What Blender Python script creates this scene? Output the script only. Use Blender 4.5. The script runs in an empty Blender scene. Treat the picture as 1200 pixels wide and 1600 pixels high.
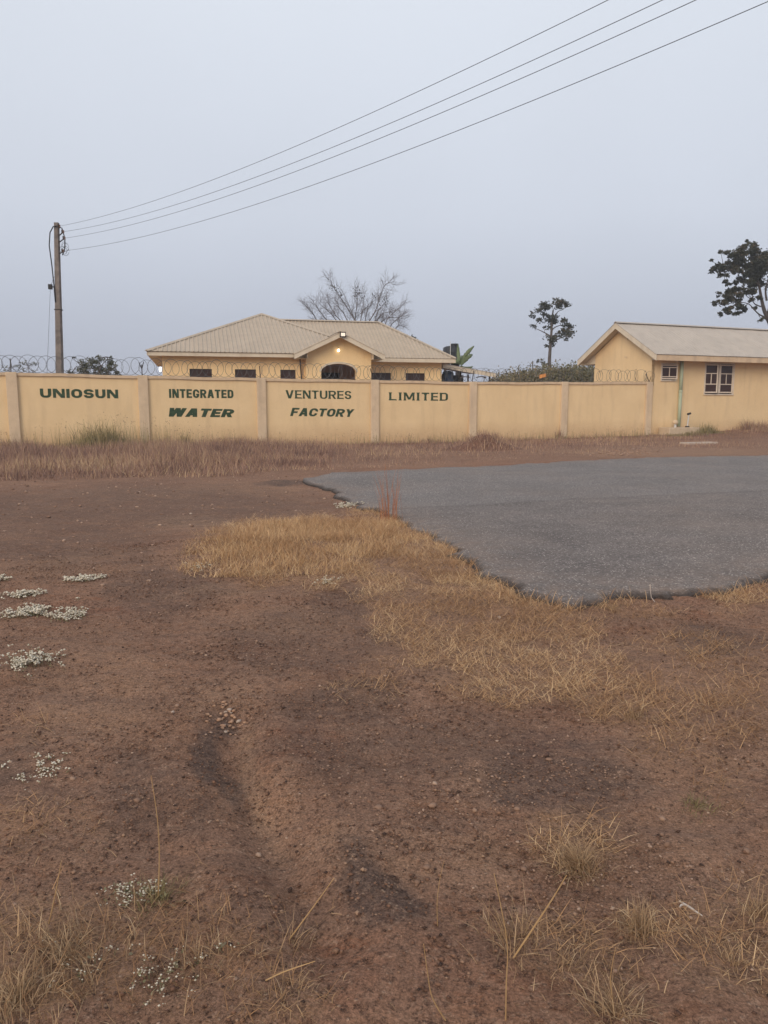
import bpy, math, random
import numpy as np
from mathutils import Vector, geometry
random.seed(7); RNG = np.random.default_rng(11)
scene = bpy.context.scene
COL = scene.collection

# ------------------------------------------------------------------ camera, sky, sun, exposure
EYE = 1.5; FPX = 1200.0; PITCH = math.atan(170 / FPX)
cam_d = bpy.data.cameras.new('camera'); cam = bpy.data.objects.new('camera', cam_d); COL.objects.link(cam)
cam_d.sensor_fit = 'VERTICAL'; cam_d.sensor_height = 36; cam_d.lens = 27
cam_d.clip_start = 0.05; cam_d.clip_end = 3000
cam.location = (0, 0, EYE); cam.rotation_euler = (math.pi / 2 - PITCH, 0, 0)
scene.camera = cam

SUN_EL, SUN_AZ = math.radians(24), math.radians(208)      # azimuth clockwise from +Y: behind the camera, a little left
w = bpy.data.worlds.new('World'); scene.world = w; w.use_nodes = True
wt = w.node_tree; bg = wt.nodes['Background']
sky = wt.nodes.new('ShaderNodeTexSky'); sky.sky_type = 'NISHITA'; sky.sun_disc = False
sky.sun_elevation = SUN_EL; sky.sun_rotation = SUN_AZ; sky.dust_density = 6; sky.air_density = 1.2
tc = wt.nodes.new('ShaderNodeTexCoord'); sep = wt.nodes.new('ShaderNodeSeparateXYZ')
wt.links.new(tc.outputs['Generated'], sep.inputs[0])
rp = wt.nodes.new('ShaderNodeValToRGB'); rp.color_ramp.interpolation = 'LINEAR'
els = rp.color_ramp.elements
def sky_(r, g, b): return tuple((((c / 255 + .055) / 1.055) ** 2.4) / 1.214 for c in (r, g, b)) + (1,)
els[0].position = 0.0; els[0].color = sky_(176, 182, 198)
els[1].position = 0.62; els[1].color = sky_(222, 227, 235)
for p_, c_ in ((.10, (186, 192, 206)), (.22, (203, 209, 221)), (.42, (214, 220, 230))):
    e = els.new(p_); e.color = sky_(*c_)
wt.links.new(sep.outputs['Z'], rp.inputs[0])
sc_ = wt.nodes.new('ShaderNodeVectorMath'); sc_.operation = 'SCALE'; sc_.inputs['Scale'].default_value = 10.0
hn = wt.nodes.new('ShaderNodeTexNoise'); hn.inputs['Scale'].default_value = 1.6; hn.inputs['Detail'].default_value = 3; wt.links.new(tc.outputs['Generated'], hn.inputs['Vector'])
hr = wt.nodes.new('ShaderNodeMapRange'); hr.inputs['From Min'].default_value = .3; hr.inputs['From Max'].default_value = .7; hr.inputs['To Min'].default_value = 9.6; hr.inputs['To Max'].default_value = 10.4
wt.links.new(hn.outputs['Fac'], hr.inputs['Value']); wt.links.new(hr.outputs[0], sc_.inputs['Scale'])
wt.links.new(rp.outputs[0], sc_.inputs[0])
mx = wt.nodes.new('ShaderNodeMix'); mx.data_type = 'RGBA'; mx.inputs[0].default_value = 0.96
wt.links.new(sky.outputs[0], mx.inputs[6]); wt.links.new(sc_.outputs[0], mx.inputs[7])
wt.links.new(mx.outputs[2], bg.inputs[0]); bg.inputs[1].default_value = 0.1

sun_d = bpy.data.lights.new('sun', 'SUN'); sun = bpy.data.objects.new('sun', sun_d); COL.objects.link(sun)
sun_d.energy = 1.5; sun_d.angle = math.radians(35); sun_d.color = (1.0, .84, .66)
sd = Vector((math.sin(SUN_AZ) * math.cos(SUN_EL), math.cos(SUN_AZ) * math.cos(SUN_EL), math.sin(SUN_EL)))
sun.rotation_euler = sd.to_track_quat('Z', 'Y').to_euler()
vs = scene.view_settings
scene.display_settings.display_device = 'sRGB'
vs.view_transform = 'Standard'; vs.look = 'None'; vs.exposure = 0.40; vs.gamma = 1; vs.use_curve_mapping = False

# ------------------------------------------------------------------ survey of the place
def lin(r, g, b):
    f = lambda c: ((c / 255 + .055) / 1.055) ** 2.4 if c > 10.3 else c / 255 / 12.92
    return (f(r), f(g), f(b), 1)
CP, SP = math.cos(PITCH), math.sin(PITCH)
def ray(px, py):
    u = (px - 600) / FPX; v = (800 - py) / FPX
    return np.array([u, CP + v * SP, -SP + v * CP])
def gnd(px, py, z=0.):
    d = ray(px, py); return np.array([0, 0, EYE]) + (z - EYE) / d[2] * d
ORG = np.array([-12.444, 26.018]); ANG = math.radians(22.826)
E1 = np.array([math.cos(ANG), math.sin(ANG)]); E2 = np.array([-E1[1], E1[0]])
def onplane(px, py, T):                 # compound frame: s along the wall, t behind it
    d = ray(px, py); o = np.array([0, 0, EYE])
    k = (T + ORG @ E2) / (d[:2] @ E2); q = o + k * d
    return float((q[:2] - ORG) @ E1), float(q[2])
def W(s, t, z=0.):
    xy = ORG + s * E1 + t * E2; return (float(xy[0]), float(xy[1]), float(z))
def at(px, py, Y):
    d = ray(px, py); return np.array([0, 0, EYE]) + Y / d[1] * d
def pix(X, Y, Z=0.):                    # arrays of world points -> survey coordinates
    zf = np.maximum(Y * CP - (Z - EYE) * SP, .05); yu = Y * SP + (Z - EYE) * CP
    return 600 + FPX * X / zf, 800 - FPX * yu / zf

# ------------------------------------------------------------------ noise (numpy)
def _h(ix, iy, seed):
    n = (ix.astype(np.int64) * 374761393 + iy.astype(np.int64) * 668265263 + seed * 1274126177) & 0x7fffffff
    n = ((n ^ (n >> 13)) * 1274126177) & 0x7fffffff
    return ((n ^ (n >> 16)) & 0xffff) / 65535.0
def vn(x, y, seed=0):
    ix = np.floor(x); iy = np.floor(y); fx = x - ix; fy = y - iy
    fx = fx * fx * (3 - 2 * fx); fy = fy * fy * (3 - 2 * fy)
    a = _h(ix, iy, seed); b = _h(ix + 1, iy, seed); c = _h(ix, iy + 1, seed); d = _h(ix + 1, iy + 1, seed)
    return (a * (1 - fx) + b * fx) * (1 - fy) + (c * (1 - fx) + d * fx) * fy - .5
def fbm(x, y, seed=0, o=4):
    r = 0; a = 1.
    for i in range(o):
        r = r + a * vn(x * 2 ** i + 17.3 * i, y * 2 ** i - 9.1 * i, seed + i); a *= .5
    return r
def ell(px, py, L, seed=0, soft=.35):   # union of soft, ragged ellipses
    out = np.zeros_like(px)
    for (cx, cy, rx, ry, a) in L:
        d = np.sqrt(((px - cx) / rx) ** 2 + ((py - cy) / ry) ** 2)
        out = np.maximum(out, a * np.clip((1 - d) / soft + .5, 0, 1))
    return out

def terrain0(x, y):
    s = (x - ORG[0]) * E1[0] + (y - ORG[1]) * E1[1]; t = (x - ORG[0]) * E2[0] + (y - ORG[1]) * E2[1]
    h = .10 * vn(x / 6.0, y / 6.0, 3) + .05 * vn(x / 2.1, y / 2.1, 4)
    nearw = np.exp(-(t / 3.0) ** 2)
    base = np.interp(s, [-5, 0, 4, 8.5, 13, 17.6, 22, 27, 30, 35, 45], [.0, .0, -.02, -.09, -.11, -.12, -.07, 0, .08, .28, .4])
    h = h * (1 - nearw) * np.clip(1.2 - np.abs(t) / 120, .2, 1) + base * nearw
    return h
GULLY = [(372, 1125), (352, 1180), (385, 1225), (405, 1265), (425, 1310), (470, 1400), (500, 1480)]
GW = np.array([gnd(*p)[:2] for p in GULLY])
def polydist(x, y, P):
    d = np.full(np.shape(x), 1e9)
    for a, b in zip(P[:-1], P[1:]):
        ab = b - a; k = np.clip(((x - a[0]) * ab[0] + (y - a[1]) * ab[1]) / (ab @ ab), 0, 1)
        d = np.minimum(d, np.hypot(x - a[0] - k * ab[0], y - a[1] - k * ab[1]))
    return d
def terrain(x, y):
    h = terrain0(x, y)
    near = np.clip((17 - y) / 6, 0, 1)
    h = h + near * (.045 * vn(x / .8, y / .6, 5) + .026 * vn(x / .36, y / .24, 6))
    g = polydist(x, y, GW + 0) + .05 * vn(x / .2, y / .2, 8)
    h = h - near * .042 * np.exp(-(g / .08) ** 2) + near * .02 * np.exp(-((g - .22) / .1) ** 2)
    # swelling under the grass mound
    h = h + .10 * np.exp(-(((x + 1.05) / 1.2) ** 2 + ((y - 7.9) / 1.3) ** 2))
    return h
def T1(x, y): return float(terrain(np.array([x], float), np.array([y], float))[0])

# ------------------------------------------------------------------ materials
MATS = {}
def mat(name, col, rough=.85, col2=None, scale=4., bump=0., bscale=40., metal=0., detail=6, spec=.3, stain=None, emis=None, splash=False):
    if name in MATS: return MATS[name]
    m = bpy.data.materials.new(name); m.use_nodes = True; nt = m.node_tree; b = nt.nodes['Principled BSDF']
    b.inputs['Roughness'].default_value = rough; b.inputs['Metallic'].default_value = metal
    b.inputs['Specular IOR Level'].default_value = spec
    L = nt.links.new; N = nt.nodes.new
    if emis:
        b.inputs['Emission Color'].default_value = col; b.inputs['Emission Strength'].default_value = emis
    geo = N('ShaderNodeTexCoord')
    if col2:
        n = N('ShaderNodeTexNoise'); n.inputs['Scale'].default_value = scale; n.inputs['Detail'].default_value = detail
        n.inputs['Roughness'].default_value = .65
        L(geo.outputs['Object'], n.inputs['Vector'])
        r = N('ShaderNodeValToRGB'); r.color_ramp.elements[0].position = .36; r.color_ramp.elements[1].position = .66
        r.color_ramp.elements[0].color = col; r.color_ramp.elements[1].color = col2
        L(n.outputs['Fac'], r.inputs[0]); out = r.outputs[0]
        if stain:                                          # streaky dirt, stretched vertically
            mp = N('ShaderNodeMapping'); mp.inputs['Scale'].default_value = (1.6, 1.6, .22); L(geo.outputs['Object'], mp.inputs[0])
            n2 = N('ShaderNodeTexNoise'); n2.inputs['Scale'].default_value = 2.2; n2.inputs['Detail'].default_value = 8
            L(mp.outputs[0], n2.inputs['Vector'])
            r2 = N('ShaderNodeValToRGB'); r2.color_ramp.elements[0].position = .5; r2.color_ramp.elements[1].position = .78
            L(n2.outputs['Fac'], r2.inputs[0])
            ml = N('ShaderNodeMath'); ml.operation = 'MULTIPLY'; ml.inputs[1].default_value = stain[3] if len(stain) > 3 else .4
            L(r2.outputs[0], ml.inputs[0])
            mm = N('ShaderNodeMix'); mm.data_type = 'RGBA'; L(ml.outputs[0], mm.inputs[0]); L(out, mm.inputs[6])
            mm.inputs[7].default_value = (*stain[:3], 1); out = mm.outputs[2]
        if splash:                                         # red soil thrown up by rain along the foot
            sz_ = N('ShaderNodeSeparateXYZ'); L(geo.outputs['Object'], sz_.inputs[0])
            mr = N('ShaderNodeMapRange'); mr.inputs['From Min'].default_value = .75; mr.inputs['From Max'].default_value = .05; L(sz_.outputs['Z'], mr.inputs['Value'])
            n3 = N('ShaderNodeTexNoise'); n3.inputs['Scale'].default_value = 2.6; n3.inputs['Detail'].default_value = 8; n3.inputs['Roughness'].default_value = .7; L(geo.outputs['Object'], n3.inputs['Vector'])
            ml3 = N('ShaderNodeMath'); ml3.operation = 'MULTIPLY'; L(mr.outputs[0], ml3.inputs[0]); L(n3.outputs['Fac'], ml3.inputs[1])
            mm3 = N('ShaderNodeMix'); mm3.data_type = 'RGBA'; L(ml3.outputs[0], mm3.inputs[0]); L(out, mm3.inputs[6]); mm3.inputs[7].default_value = (.42, .25, .14, 1); out = mm3.outputs[2]
        L(out, b.inputs['Base Color'])
    else:
        b.inputs['Base Color'].default_value = col
    if bump:
        n = N('ShaderNodeTexNoise'); n.inputs['Scale'].default_value = bscale; n.inputs['Detail'].default_value = 5
        L(geo.outputs['Object'], n.inputs['Vector'])
        bp = N('ShaderNodeBump'); bp.inputs['Strength'].default_value = bump; bp.inputs['Distance'].default_value = .01
        L(n.outputs['Fac'], bp.inputs['Height']); L(bp.outputs[0], b.inputs['Normal'])
    MATS[name] = m; return m
def tintmat(name, cols, rough=.9, trans=0.):               # colour from the per-blade attribute 'tint'
    m = bpy.data.materials.new(name); m.use_nodes = True; nt = m.node_tree; b = nt.nodes['Principled BSDF']
    b.inputs['Roughness'].default_value = rough; b.inputs['Specular IOR Level'].default_value = .15
    a = nt.nodes.new('ShaderNodeAttribute'); a.attribute_name = 'tint'
    r = nt.nodes.new('ShaderNodeValToRGB'); els = r.color_ramp.elements
    for i, c in enumerate(cols):
        p = i / (len(cols) - 1)
        if i == 0: els[0].position = 0; els[0].color = c
        elif i == len(cols) - 1: els[-1].position = 1; els[-1].color = c
        else: q = els.new(p); q.color = c
    nt.links.new(a.outputs['Fac'], r.inputs[0]); nt.links.new(r.outputs[0], b.inputs['Base Color'])
    return m
def rgb(r, g, b): return (r, g, b, 1)
M_WALL = mat('cream_render', rgb(.72, .53, .305), .92, rgb(.78, .585, .345), .9, .25, 90, stain=(.50, .36, .22, .35), splash=True)
M_PIL = mat('bare_render', rgb(.58, .445, .305), .95, rgb(.67, .52, .36), 3, .3, 60, stain=(.33, .25, .19, .45))
M_COP = mat('coping_render', rgb(.56, .42, .28), .95, rgb(.64, .485, .33), 3, .3, 60, stain=(.30, .22, .17, .5))
M_HOUSE = mat('house_render', rgb(.80, .58, .315), .92, rgb(.84, .62, .345), 1.2, .2, 80, stain=(.5, .33, .18, .3))
M_TRIM = mat('cream_trim', rgb(.58, .50, .39), .8, rgb(.65, .565, .445), 3, .1, 50, stain=(.38, .30, .22, .4))
M_ROOF = mat('roof_aluminium', rgb(.40, .325, .245), .55, rgb(.455, .37, .28), 1.4, .05, 30, stain=(.30, .23, .17, .4), spec=.4)
M_ROOF2 = mat('roof_aluminium_dull', rgb(.41, .36, .31), .6, rgb(.47, .41, .35), 1.2, .05, 30, stain=(.30, .25, .21, .4), spec=.4)
M_DARK = mat('dark_interior', rgb(.03, .025, .024), .9)  # near-black: indoor shade put into the wall colour; also the dark door
M_GLASS = mat('tinted_pane', rgb(.045, .022, .017), .3, spec=.25)
M_FRAME = mat('window_frame', rgb(.62, .53, .43), .5, rgb(.68, .59, .49), 5)
M_GREEN = mat('lettering_green', rgb(.020, .048, .024), .8, rgb(.05, .085, .045), 7)
M_PIPE = mat('green_pipe', rgb(.34, .40, .285), .6, rgb(.40, .45, .33), 3)
M_WIRE = mat('wire_steel', rgb(.11, .11, .115), .5, metal=.5)
M_RUST = mat('rusty_angle', rgb(.035, .03, .03), .7, rgb(.06, .045, .04), 20)
M_CONC = mat('pole_concrete', rgb(.13, .112, .104), .95, rgb(.25, .215, .195), 3.5, .4, 30, stain=(.08, .065, .06, .6))
M_SLAB = mat('pale_concrete', rgb(.48, .37, .26), .95, rgb(.60, .47, .33), 3, .4, 30)
M_BLACK = mat('black_rubber', rgb(.02, .02, .022), .6)
M_TANK = mat('black_plastic', rgb(.022, .023, .028), .5, rgb(.03, .031, .036), 3)
M_CABLE = mat('line_wire', rgb(.035, .035, .04), .6)
M_BARK = mat('bark', rgb(.07, .058, .05), .95, rgb(.12, .10, .088), 6, .5, 30)
M_BARK_D = mat('dark_bark', rgb(.045, .036, .032), .95, rgb(.075, .06, .052), 6, .5, 30)
M_TWIG = mat('twig_bark', rgb(.12, .10, .098), .95, rgb(.17, .145, .14), 6)
M_BLUE = mat('blue_plastic', rgb(.03, .07, .17), .45, rgb(.04, .09, .2), 4)
M_PALEPIPE = mat('pale_pipe', rgb(.55, .55, .55), .5)
M_ORANGE = mat('orange_sheet', rgb(.58, .23, .06), .7, rgb(.64, .28, .08), 9)
M_BULB = mat('lamp_glow', rgb(1, .86, .62), .5, emis=4)
M_BULBW = mat('white_lamp_glow', rgb(1, .97, .92), .5, emis=3)
M_FLOOD = mat('flood_glow', rgb(1, .88, .74), .4, emis=.25)
M_STONE = mat('laterite_stone', rgb(.25, .155, .11), .95, rgb(.36, .24, .17), 9, .5, 60)
M_STONE2 = mat('pale_stone', rgb(.36, .28, .23), .95, rgb(.48, .39, .32), 9, .4, 60)
M_RUB = mat('rubble_tan', rgb(.34, .20, .13), .95, rgb(.46, .29, .19), 12, .4, 60)
M_BONE = mat('white_litter', rgb(.42, .36, .32), .9, rgb(.52, .45, .40), 30)
M_EARTH = mat('heaped_earth', rgb(.13, .062, .042), .98, rgb(.20, .105, .07), 7, .8, 40)
M_DRY = tintmat('dry_grass', [rgb(.25, .14, .075), rgb(.41, .245, .13), rgb(.53, .345, .19), rgb(.65, .47, .28)])
M_TUFT = tintmat('tuft_straw', [rgb(.17, .105, .065), rgb(.28, .18, .105), rgb(.38, .255, .15), rgb(.48, .35, .22)])
M_VERGE = tintmat('verge_grass', [rgb(.16, .098, .085), rgb(.28, .172, .135), rgb(.39, .255, .175), rgb(.52, .38, .235)])
M_GREENG = tintmat('greenish_grass', [rgb(.11, .09, .045), rgb(.18, .155, .075), rgb(.28, .23, .12), rgb(.38, .29, .165)])
M_REDG = tintmat('red_grass', [rgb(.30, .10, .05), rgb(.38, .15, .075), rgb(.42, .20, .10)])
M_PUFF = tintmat('flower_white', [rgb(.40, .35, .26), rgb(.58, .52, .42), rgb(.70, .65, .55)])
M_STEMG = tintmat('flower_stem', [rgb(.12, .11, .06), rgb(.21, .20, .12), rgb(.27, .23, .15)])
M_PEB = tintmat('pebble', [rgb(.10, .06, .047), rgb(.19, .115, .08), rgb(.27, .17, .12), rgb(.40, .28, .21)])
M_CRUMB = tintmat('earth_crumb', [rgb(.055, .034, .027), rgb(.12, .065, .045), rgb(.21, .115, .075), rgb(.33, .21, .14)])
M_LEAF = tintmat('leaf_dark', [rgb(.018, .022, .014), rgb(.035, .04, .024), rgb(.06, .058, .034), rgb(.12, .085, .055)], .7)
M_LEAF2 = tintmat('leaf_olive', [rgb(.06, .065, .045), rgb(.10, .105, .07), rgb(.16, .155, .105)], .8)
M_LEAF3 = tintmat('leaf_thicket', [rgb(.08, .085, .045), rgb(.14, .135, .075), rgb(.21, .165, .10), rgb(.25, .215, .125)], .85)
M_BANANA = tintmat('banana_green', [rgb(.07, .10, .05), rgb(.11, .15, .075), rgb(.16, .19, .10)], .55)

# ------------------------------------------------------------------ mesh helpers
def mesh_np(name, V, F3=None, F4=None, material=None, parent=None, tint=None, smooth=False):
    me = bpy.data.meshes.new(name); V = np.asarray(V, np.float32)
    me.vertices.add(len(V)); me.vertices.foreach_set('co', V.ravel())
    n3 = 0 if F3 is None else len(F3); n4 = 0 if F4 is None else len(F4)
    loops = np.concatenate([a for a in ((F3.ravel() if n3 else None), (F4.ravel() if n4 else None)) if a is not None]).astype(np.int32)
    me.loops.add(len(loops)); me.loops.foreach_set('vertex_index', loops)
    starts = np.concatenate([np.arange(n3) * 3, n3 * 3 + np.arange(n4) * 4]).astype(np.int32)
    me.polygons.add(n3 + n4); me.polygons.foreach_set('loop_start', starts)
    if smooth: me.polygons.foreach_set('use_smooth', np.ones(n3 + n4, bool))
    if tint is not None:
        a = me.attributes.new('tint', 'FLOAT', 'POINT'); a.data.foreach_set('value', np.asarray(tint, np.float32))
    me.update(calc_edges=True); me.validate()
    if material: me.materials.append(material)
    o = bpy.data.objects.new(name, me); COL.objects.link(o)
    if parent: o.parent = parent
    return o
class MB:
    def __init__(s): s.v = []; s.f = []
    def face(s, *pts):
        n = len(s.v); s.v += [tuple(p) for p in pts]; s.f.append(tuple(range(n, n + len(pts)))); return s
    def hexa(s, b, t):                                     # two matching quads
        n = len(s.v); s.v += [tuple(p) for p in b] + [tuple(p) for p in t]
        for q in ((3, 2, 1, 0), (4, 5, 6, 7), (0, 1, 5, 4), (1, 2, 6, 5), (2, 3, 7, 6), (3, 0, 4, 7)): s.f.append(tuple(n + i for i in q))
        return s
    def box(s, x0, x1, y0, y1, z0, z1):
        return s.hexa([(x0, y0, z0), (x1, y0, z0), (x1, y1, z0), (x0, y1, z0)], [(x0, y0, z1), (x1, y0, z1), (x1, y1, z1), (x0, y1, z1)])
    def slab(s, poly, d):                                  # polygon extruded by vector d
        n = len(s.v); k = len(poly); d = np.array(d)
        s.v += [tuple(p) for p in poly] + [tuple(np.array(p) + d) for p in poly]
        s.f.append(tuple(range(n, n + k))); s.f.append(tuple(range(n + 2 * k - 1, n + k - 1, -1)))
        for i in range(k): j = (i + 1) % k; s.f.append((n + j, n + i, n + k + i, n + k + j))
        return s
    def tube(s, pts, r, n=6, cap=True):
        P = [np.array(p, float) for p in pts]; R = r if hasattr(r, '__len__') else [r] * len(P); base = len(s.v)
        up = np.array([0.13, .21, .97]); prev = None
        for i, p in enumerate(P):
            t = P[min(i + 1, len(P) - 1)] - P[max(i - 1, 0)]; t = t / (np.linalg.norm(t) + 1e-9)
            a = np.cross(t, up if prev is None else np.cross(prev, t))
            if np.linalg.norm(a) < 1e-4: a = np.cross(t, [1, .1, 0])
            a /= np.linalg.norm(a); prev = a if prev is None else a; b = np.cross(t, a)
            if prev is not None: prev = a
            for k in range(n):
                q = 2 * math.pi * k / n; s.v.append(tuple(p + R[i] * (math.cos(q) * a + math.sin(q) * b)))
        for i in range(len(P) - 1):
            for k in range(n):
                k2 = (k + 1) % n; s.f.append((base + i * n + k, base + i * n + k2, base + (i + 1) * n + k2, base + (i + 1) * n + k))
        if cap:
            s.f.append(tuple(base + k for k in reversed(range(n)))); s.f.append(tuple(base + (len(P) - 1) * n + k for k in range(n)))
        return s
    def lathe(s, prof, n=16, c=(0, 0, 0)):
        base = len(s.v)
        for (r, z) in prof:
            for k in range(n):
                q = 2 * math.pi * k / n; s.v.append((c[0] + r * math.cos(q), c[1] + r * math.sin(q), c[2] + z))
        for i in range(len(prof) - 1):
            for k in range(n):
                k2 = (k + 1) % n; s.f.append((base + i * n + k, base + i * n + k2, base + (i + 1) * n + k2, base + (i + 1) * n + k))
        s.f.append(tuple(base + k for k in reversed(range(n)))); s.f.append(tuple(base + (len(prof) - 1) * n + k for k in range(n)))
        return s
    def build(s, name, m, parent=None, off=(0, 0, 0), smooth=False, bevel=0):
        me = bpy.data.meshes.new(name); o3 = np.array(off, float)
        me.from_pydata([tuple(np.array(p, float) - o3) for p in s.v], [], s.f); me.materials.append(m); me.update()
        if smooth:
            for p in me.polygons: p.use_smooth = True
        o = bpy.data.objects.new(name, me); COL.objects.link(o)
        if parent: o.parent = parent
        if bevel:
            bv = o.modifiers.new('bevel', 'BEVEL'); bv.width = bevel; bv.segments = 2; bv.limit_method = 'ANGLE'
        return o
def tag(o, label=None, cat=None, group=None, kind=None):
    if label: o['label'] = label
    if cat: o['category'] = cat
    if group: o['group'] = group
    if kind: o['kind'] = kind
    return o
def thing(name, label, cat, loc=(0, 0, 0), rz=0., group=None):
    o = bpy.data.objects.new(name, None); COL.objects.link(o); o.location = loc; o.rotation_euler = (0, 0, rz)
    return tag(o, label, cat, group)
def cthing(name, label, cat, s=0., t=0., z=0., group=None):   # a thing in the compound's frame; parts use (s,t,z) relative to it
    return thing(name, label, cat, W(s, t, z), ANG, group)

# ------------------------------------------------------------------ ground
GRASS = [(760, 1000, 165, 95, .95), (650, 905, 120, 60, 1), (860, 930, 70, 40, .85), (470, 870, 160, 60, 1), (600, 850, 90, 50, 1),
         (700, 890, 60, 40, .9), (800, 1060, 130, 40, .9), (1050, 1040, 150, 50, .48), (1120, 1130, 120, 70, .48), (980, 1095, 70, 25, .5), (1150, 940, 70, 22, .7), (960, 965, 90, 14, .6),
         (905, 1300, 80, 50, .9), (1000, 1430, 60, 40, .35), (830, 1470, 110, 60, .75), (1150, 1450, 90, 100, .65), (880, 1500, 100, 40, .7),
         (90, 1500, 170, 110, .85), (60, 1290, 90, 50, .3), (450, 1440, 60, 60, .25), (430, 1570, 120, 50, .65), (280, 1480, 130, 60, .55),
         (235, 1380, 50, 40, .45), (960, 1540, 60, 60, .35), (300, 1580, 150, 40, .4), (1150, 1230, 60, 40, .3), (40, 1140, 50, 25, .3), (560, 1080, 60, 25, .35), (620, 1030, 60, 40, .5)]
DARK = [(240, 790, 260, 34, .55), (90, 850, 160, 36, .5), (400, 800, 90, 18, .5), (440, 752, 42, 2.6, .95), (250, 930, 90, 35, .6), (345, 1190, 30, 65, .9), (560, 1385, 40, 65, .9), (880, 1200, 120, 60, .75), (480, 1010, 130, 45, .45), (520, 1150, 110, 70, .55),
        (545, 955, 55, 30, .55), (220, 1250, 90, 60, .6), (80, 790, 220, 26, .55), (1120, 1000, 80, 28, .6), (540, 1095, 70, 35, .6), (720, 1165, 180, 50, .5), (300, 800, 150, 12, .4), (190, 870, 60, 25, .5), (20, 1190, 60, 40, .5), (790, 1230, 50, 25, .8)]
TAN = [(640 - 340, 818, 60, 13, 1), (190, 875, 120, 14, .6), (330, 935, 80, 10, .7), (300, 816, 50, 12, .9), (140, 1080, 120, 80, .45), (425, 1250, 35, 60, .6), (640, 1340, 190, 45, .55), (740, 1220, 50, 35, .5), (340, 1090, 60, 40, .5), (120, 890, 110, 14, .5),
       (450, 980, 120, 25, .4), (380, 760, 90, 10, .5), (1000, 1180, 100, 60, .3), (1000, 1300, 120, 60, .3), (90, 1580, 80, 30, .3), (1020, 706, 170, 8, .9), (600, 726, 120, 6, .5), (200, 770, 140, 10, .35)]
REDM = [(180, 880, 40, 14, .9), (215, 862, 30, 8, .9), (470, 1165, 55, 40, .7), (560, 1530, 90, 80, .7), (230, 868, 50, 16, .7), (100, 950, 120, 20, .4), (430, 1215, 30, 50, .6), (1160, 930, 50, 14, .7), (900, 1160, 70, 30, .5), (750, 730, 250, 8, .5), (1080, 955, 90, 14, .4), (660, 1500, 90, 90, .35)]
GP = np.array([gnd(*p_)[:2] for p_ in ((378, 1125), (388, 1165), (384, 1200), (404, 1245), (420, 1290), (440, 1325))])
def masks(x, y):
    z = np.zeros_like(x); px, py = pix(x, y, z)
    # ragged outlines: warp by ground-anchored noise
    k = FPX / np.maximum(y, .6)
    wx = px + k * (.22 * fbm(x / .35, y / .35, 21, 4)); wy = py + .35 * k * (.22 * fbm(x / .35, y / .35, 31, 4))
    g = ell(wx, wy, GRASS); d = ell(wx, wy, DARK, soft=.5); t = ell(wx, wy, TAN, soft=.6); r = ell(wx, wy, REDM, soft=.8)
    gp = polydist(x, y, GP) + .035 * fbm(x / .12, y / .12, 23, 2); t = np.maximum(t, .95 * np.exp(-(gp / .045) ** 2)); ok = y > .8
    return [np.where(ok, q, 0) for q in (d, t, r, g)]
def axis(lo, segs):
    out = [lo]
    for (hi, st0, st1) in segs:
        n = max(2, int(round(abs(hi - out[-1]) / ((st0 + st1) / 2)))); a = out[-1]
        u = np.linspace(0, 1, n + 1)[1:]; q = (st0 * u + (st1 - st0) * u * u / 2) / ((st0 + st1) / 2)
        out += list(a + (hi - a) * q)
    return np.array(out)
gy = axis(-600, [(-20, 60, 6), (0, 3, .3), (1.2, .15, .03), (5.5, .02, .025), (16, .025, .055), (32, .08, .35), (80, 1, 6), (700, 12, 60)])
gxp = axis(0, [(2.4, .022, .024), (9, .03, .10), (16, .12, .4), (60, 1, 5), (700, 10, 60)])
gx = np.concatenate([-gxp[::-1], gxp[1:]])
X, Y = np.meshgrid(gx, gy); Zt = terrain(X, Y)
near = np.clip((17 - Y) / 6, 0, 1) * np.clip((13 - np.abs(X)) / 4, 0, 1)
Zt = Zt + near * (.020 * fbm(X / .21, Y / .19, 41, 3) * np.clip(.5 + 2 * vn(X / .9, Y / .8, 44), .15, 1.3) + .014 * np.abs(vn(X / .085, Y / .07, 42)) + .007 * vn(X / .045, Y / .04, 43))
nx, ny = len(gx), len(gy)
idx = np.arange(nx * ny).reshape(ny, nx)
F4 = np.stack([idx[:-1, :-1], idx[:-1, 1:], idx[1:, 1:], idx[1:, :-1]], -1).reshape(-1, 4)
ground = mesh_np('ground', np.stack([X, Y, Zt], -1).reshape(-1, 3), None, F4, None, smooth=True)
tag(ground, 'bare reddish brown laterite earth with dark and tan patches', kind='structure')
mk = np.stack(masks(X.ravel(), Y.ravel()), -1).astype(np.float32)
att = ground.data.attributes.new('patch', 'FLOAT_COLOR', 'POINT'); att.data.foreach_set('color', mk.ravel())

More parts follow.
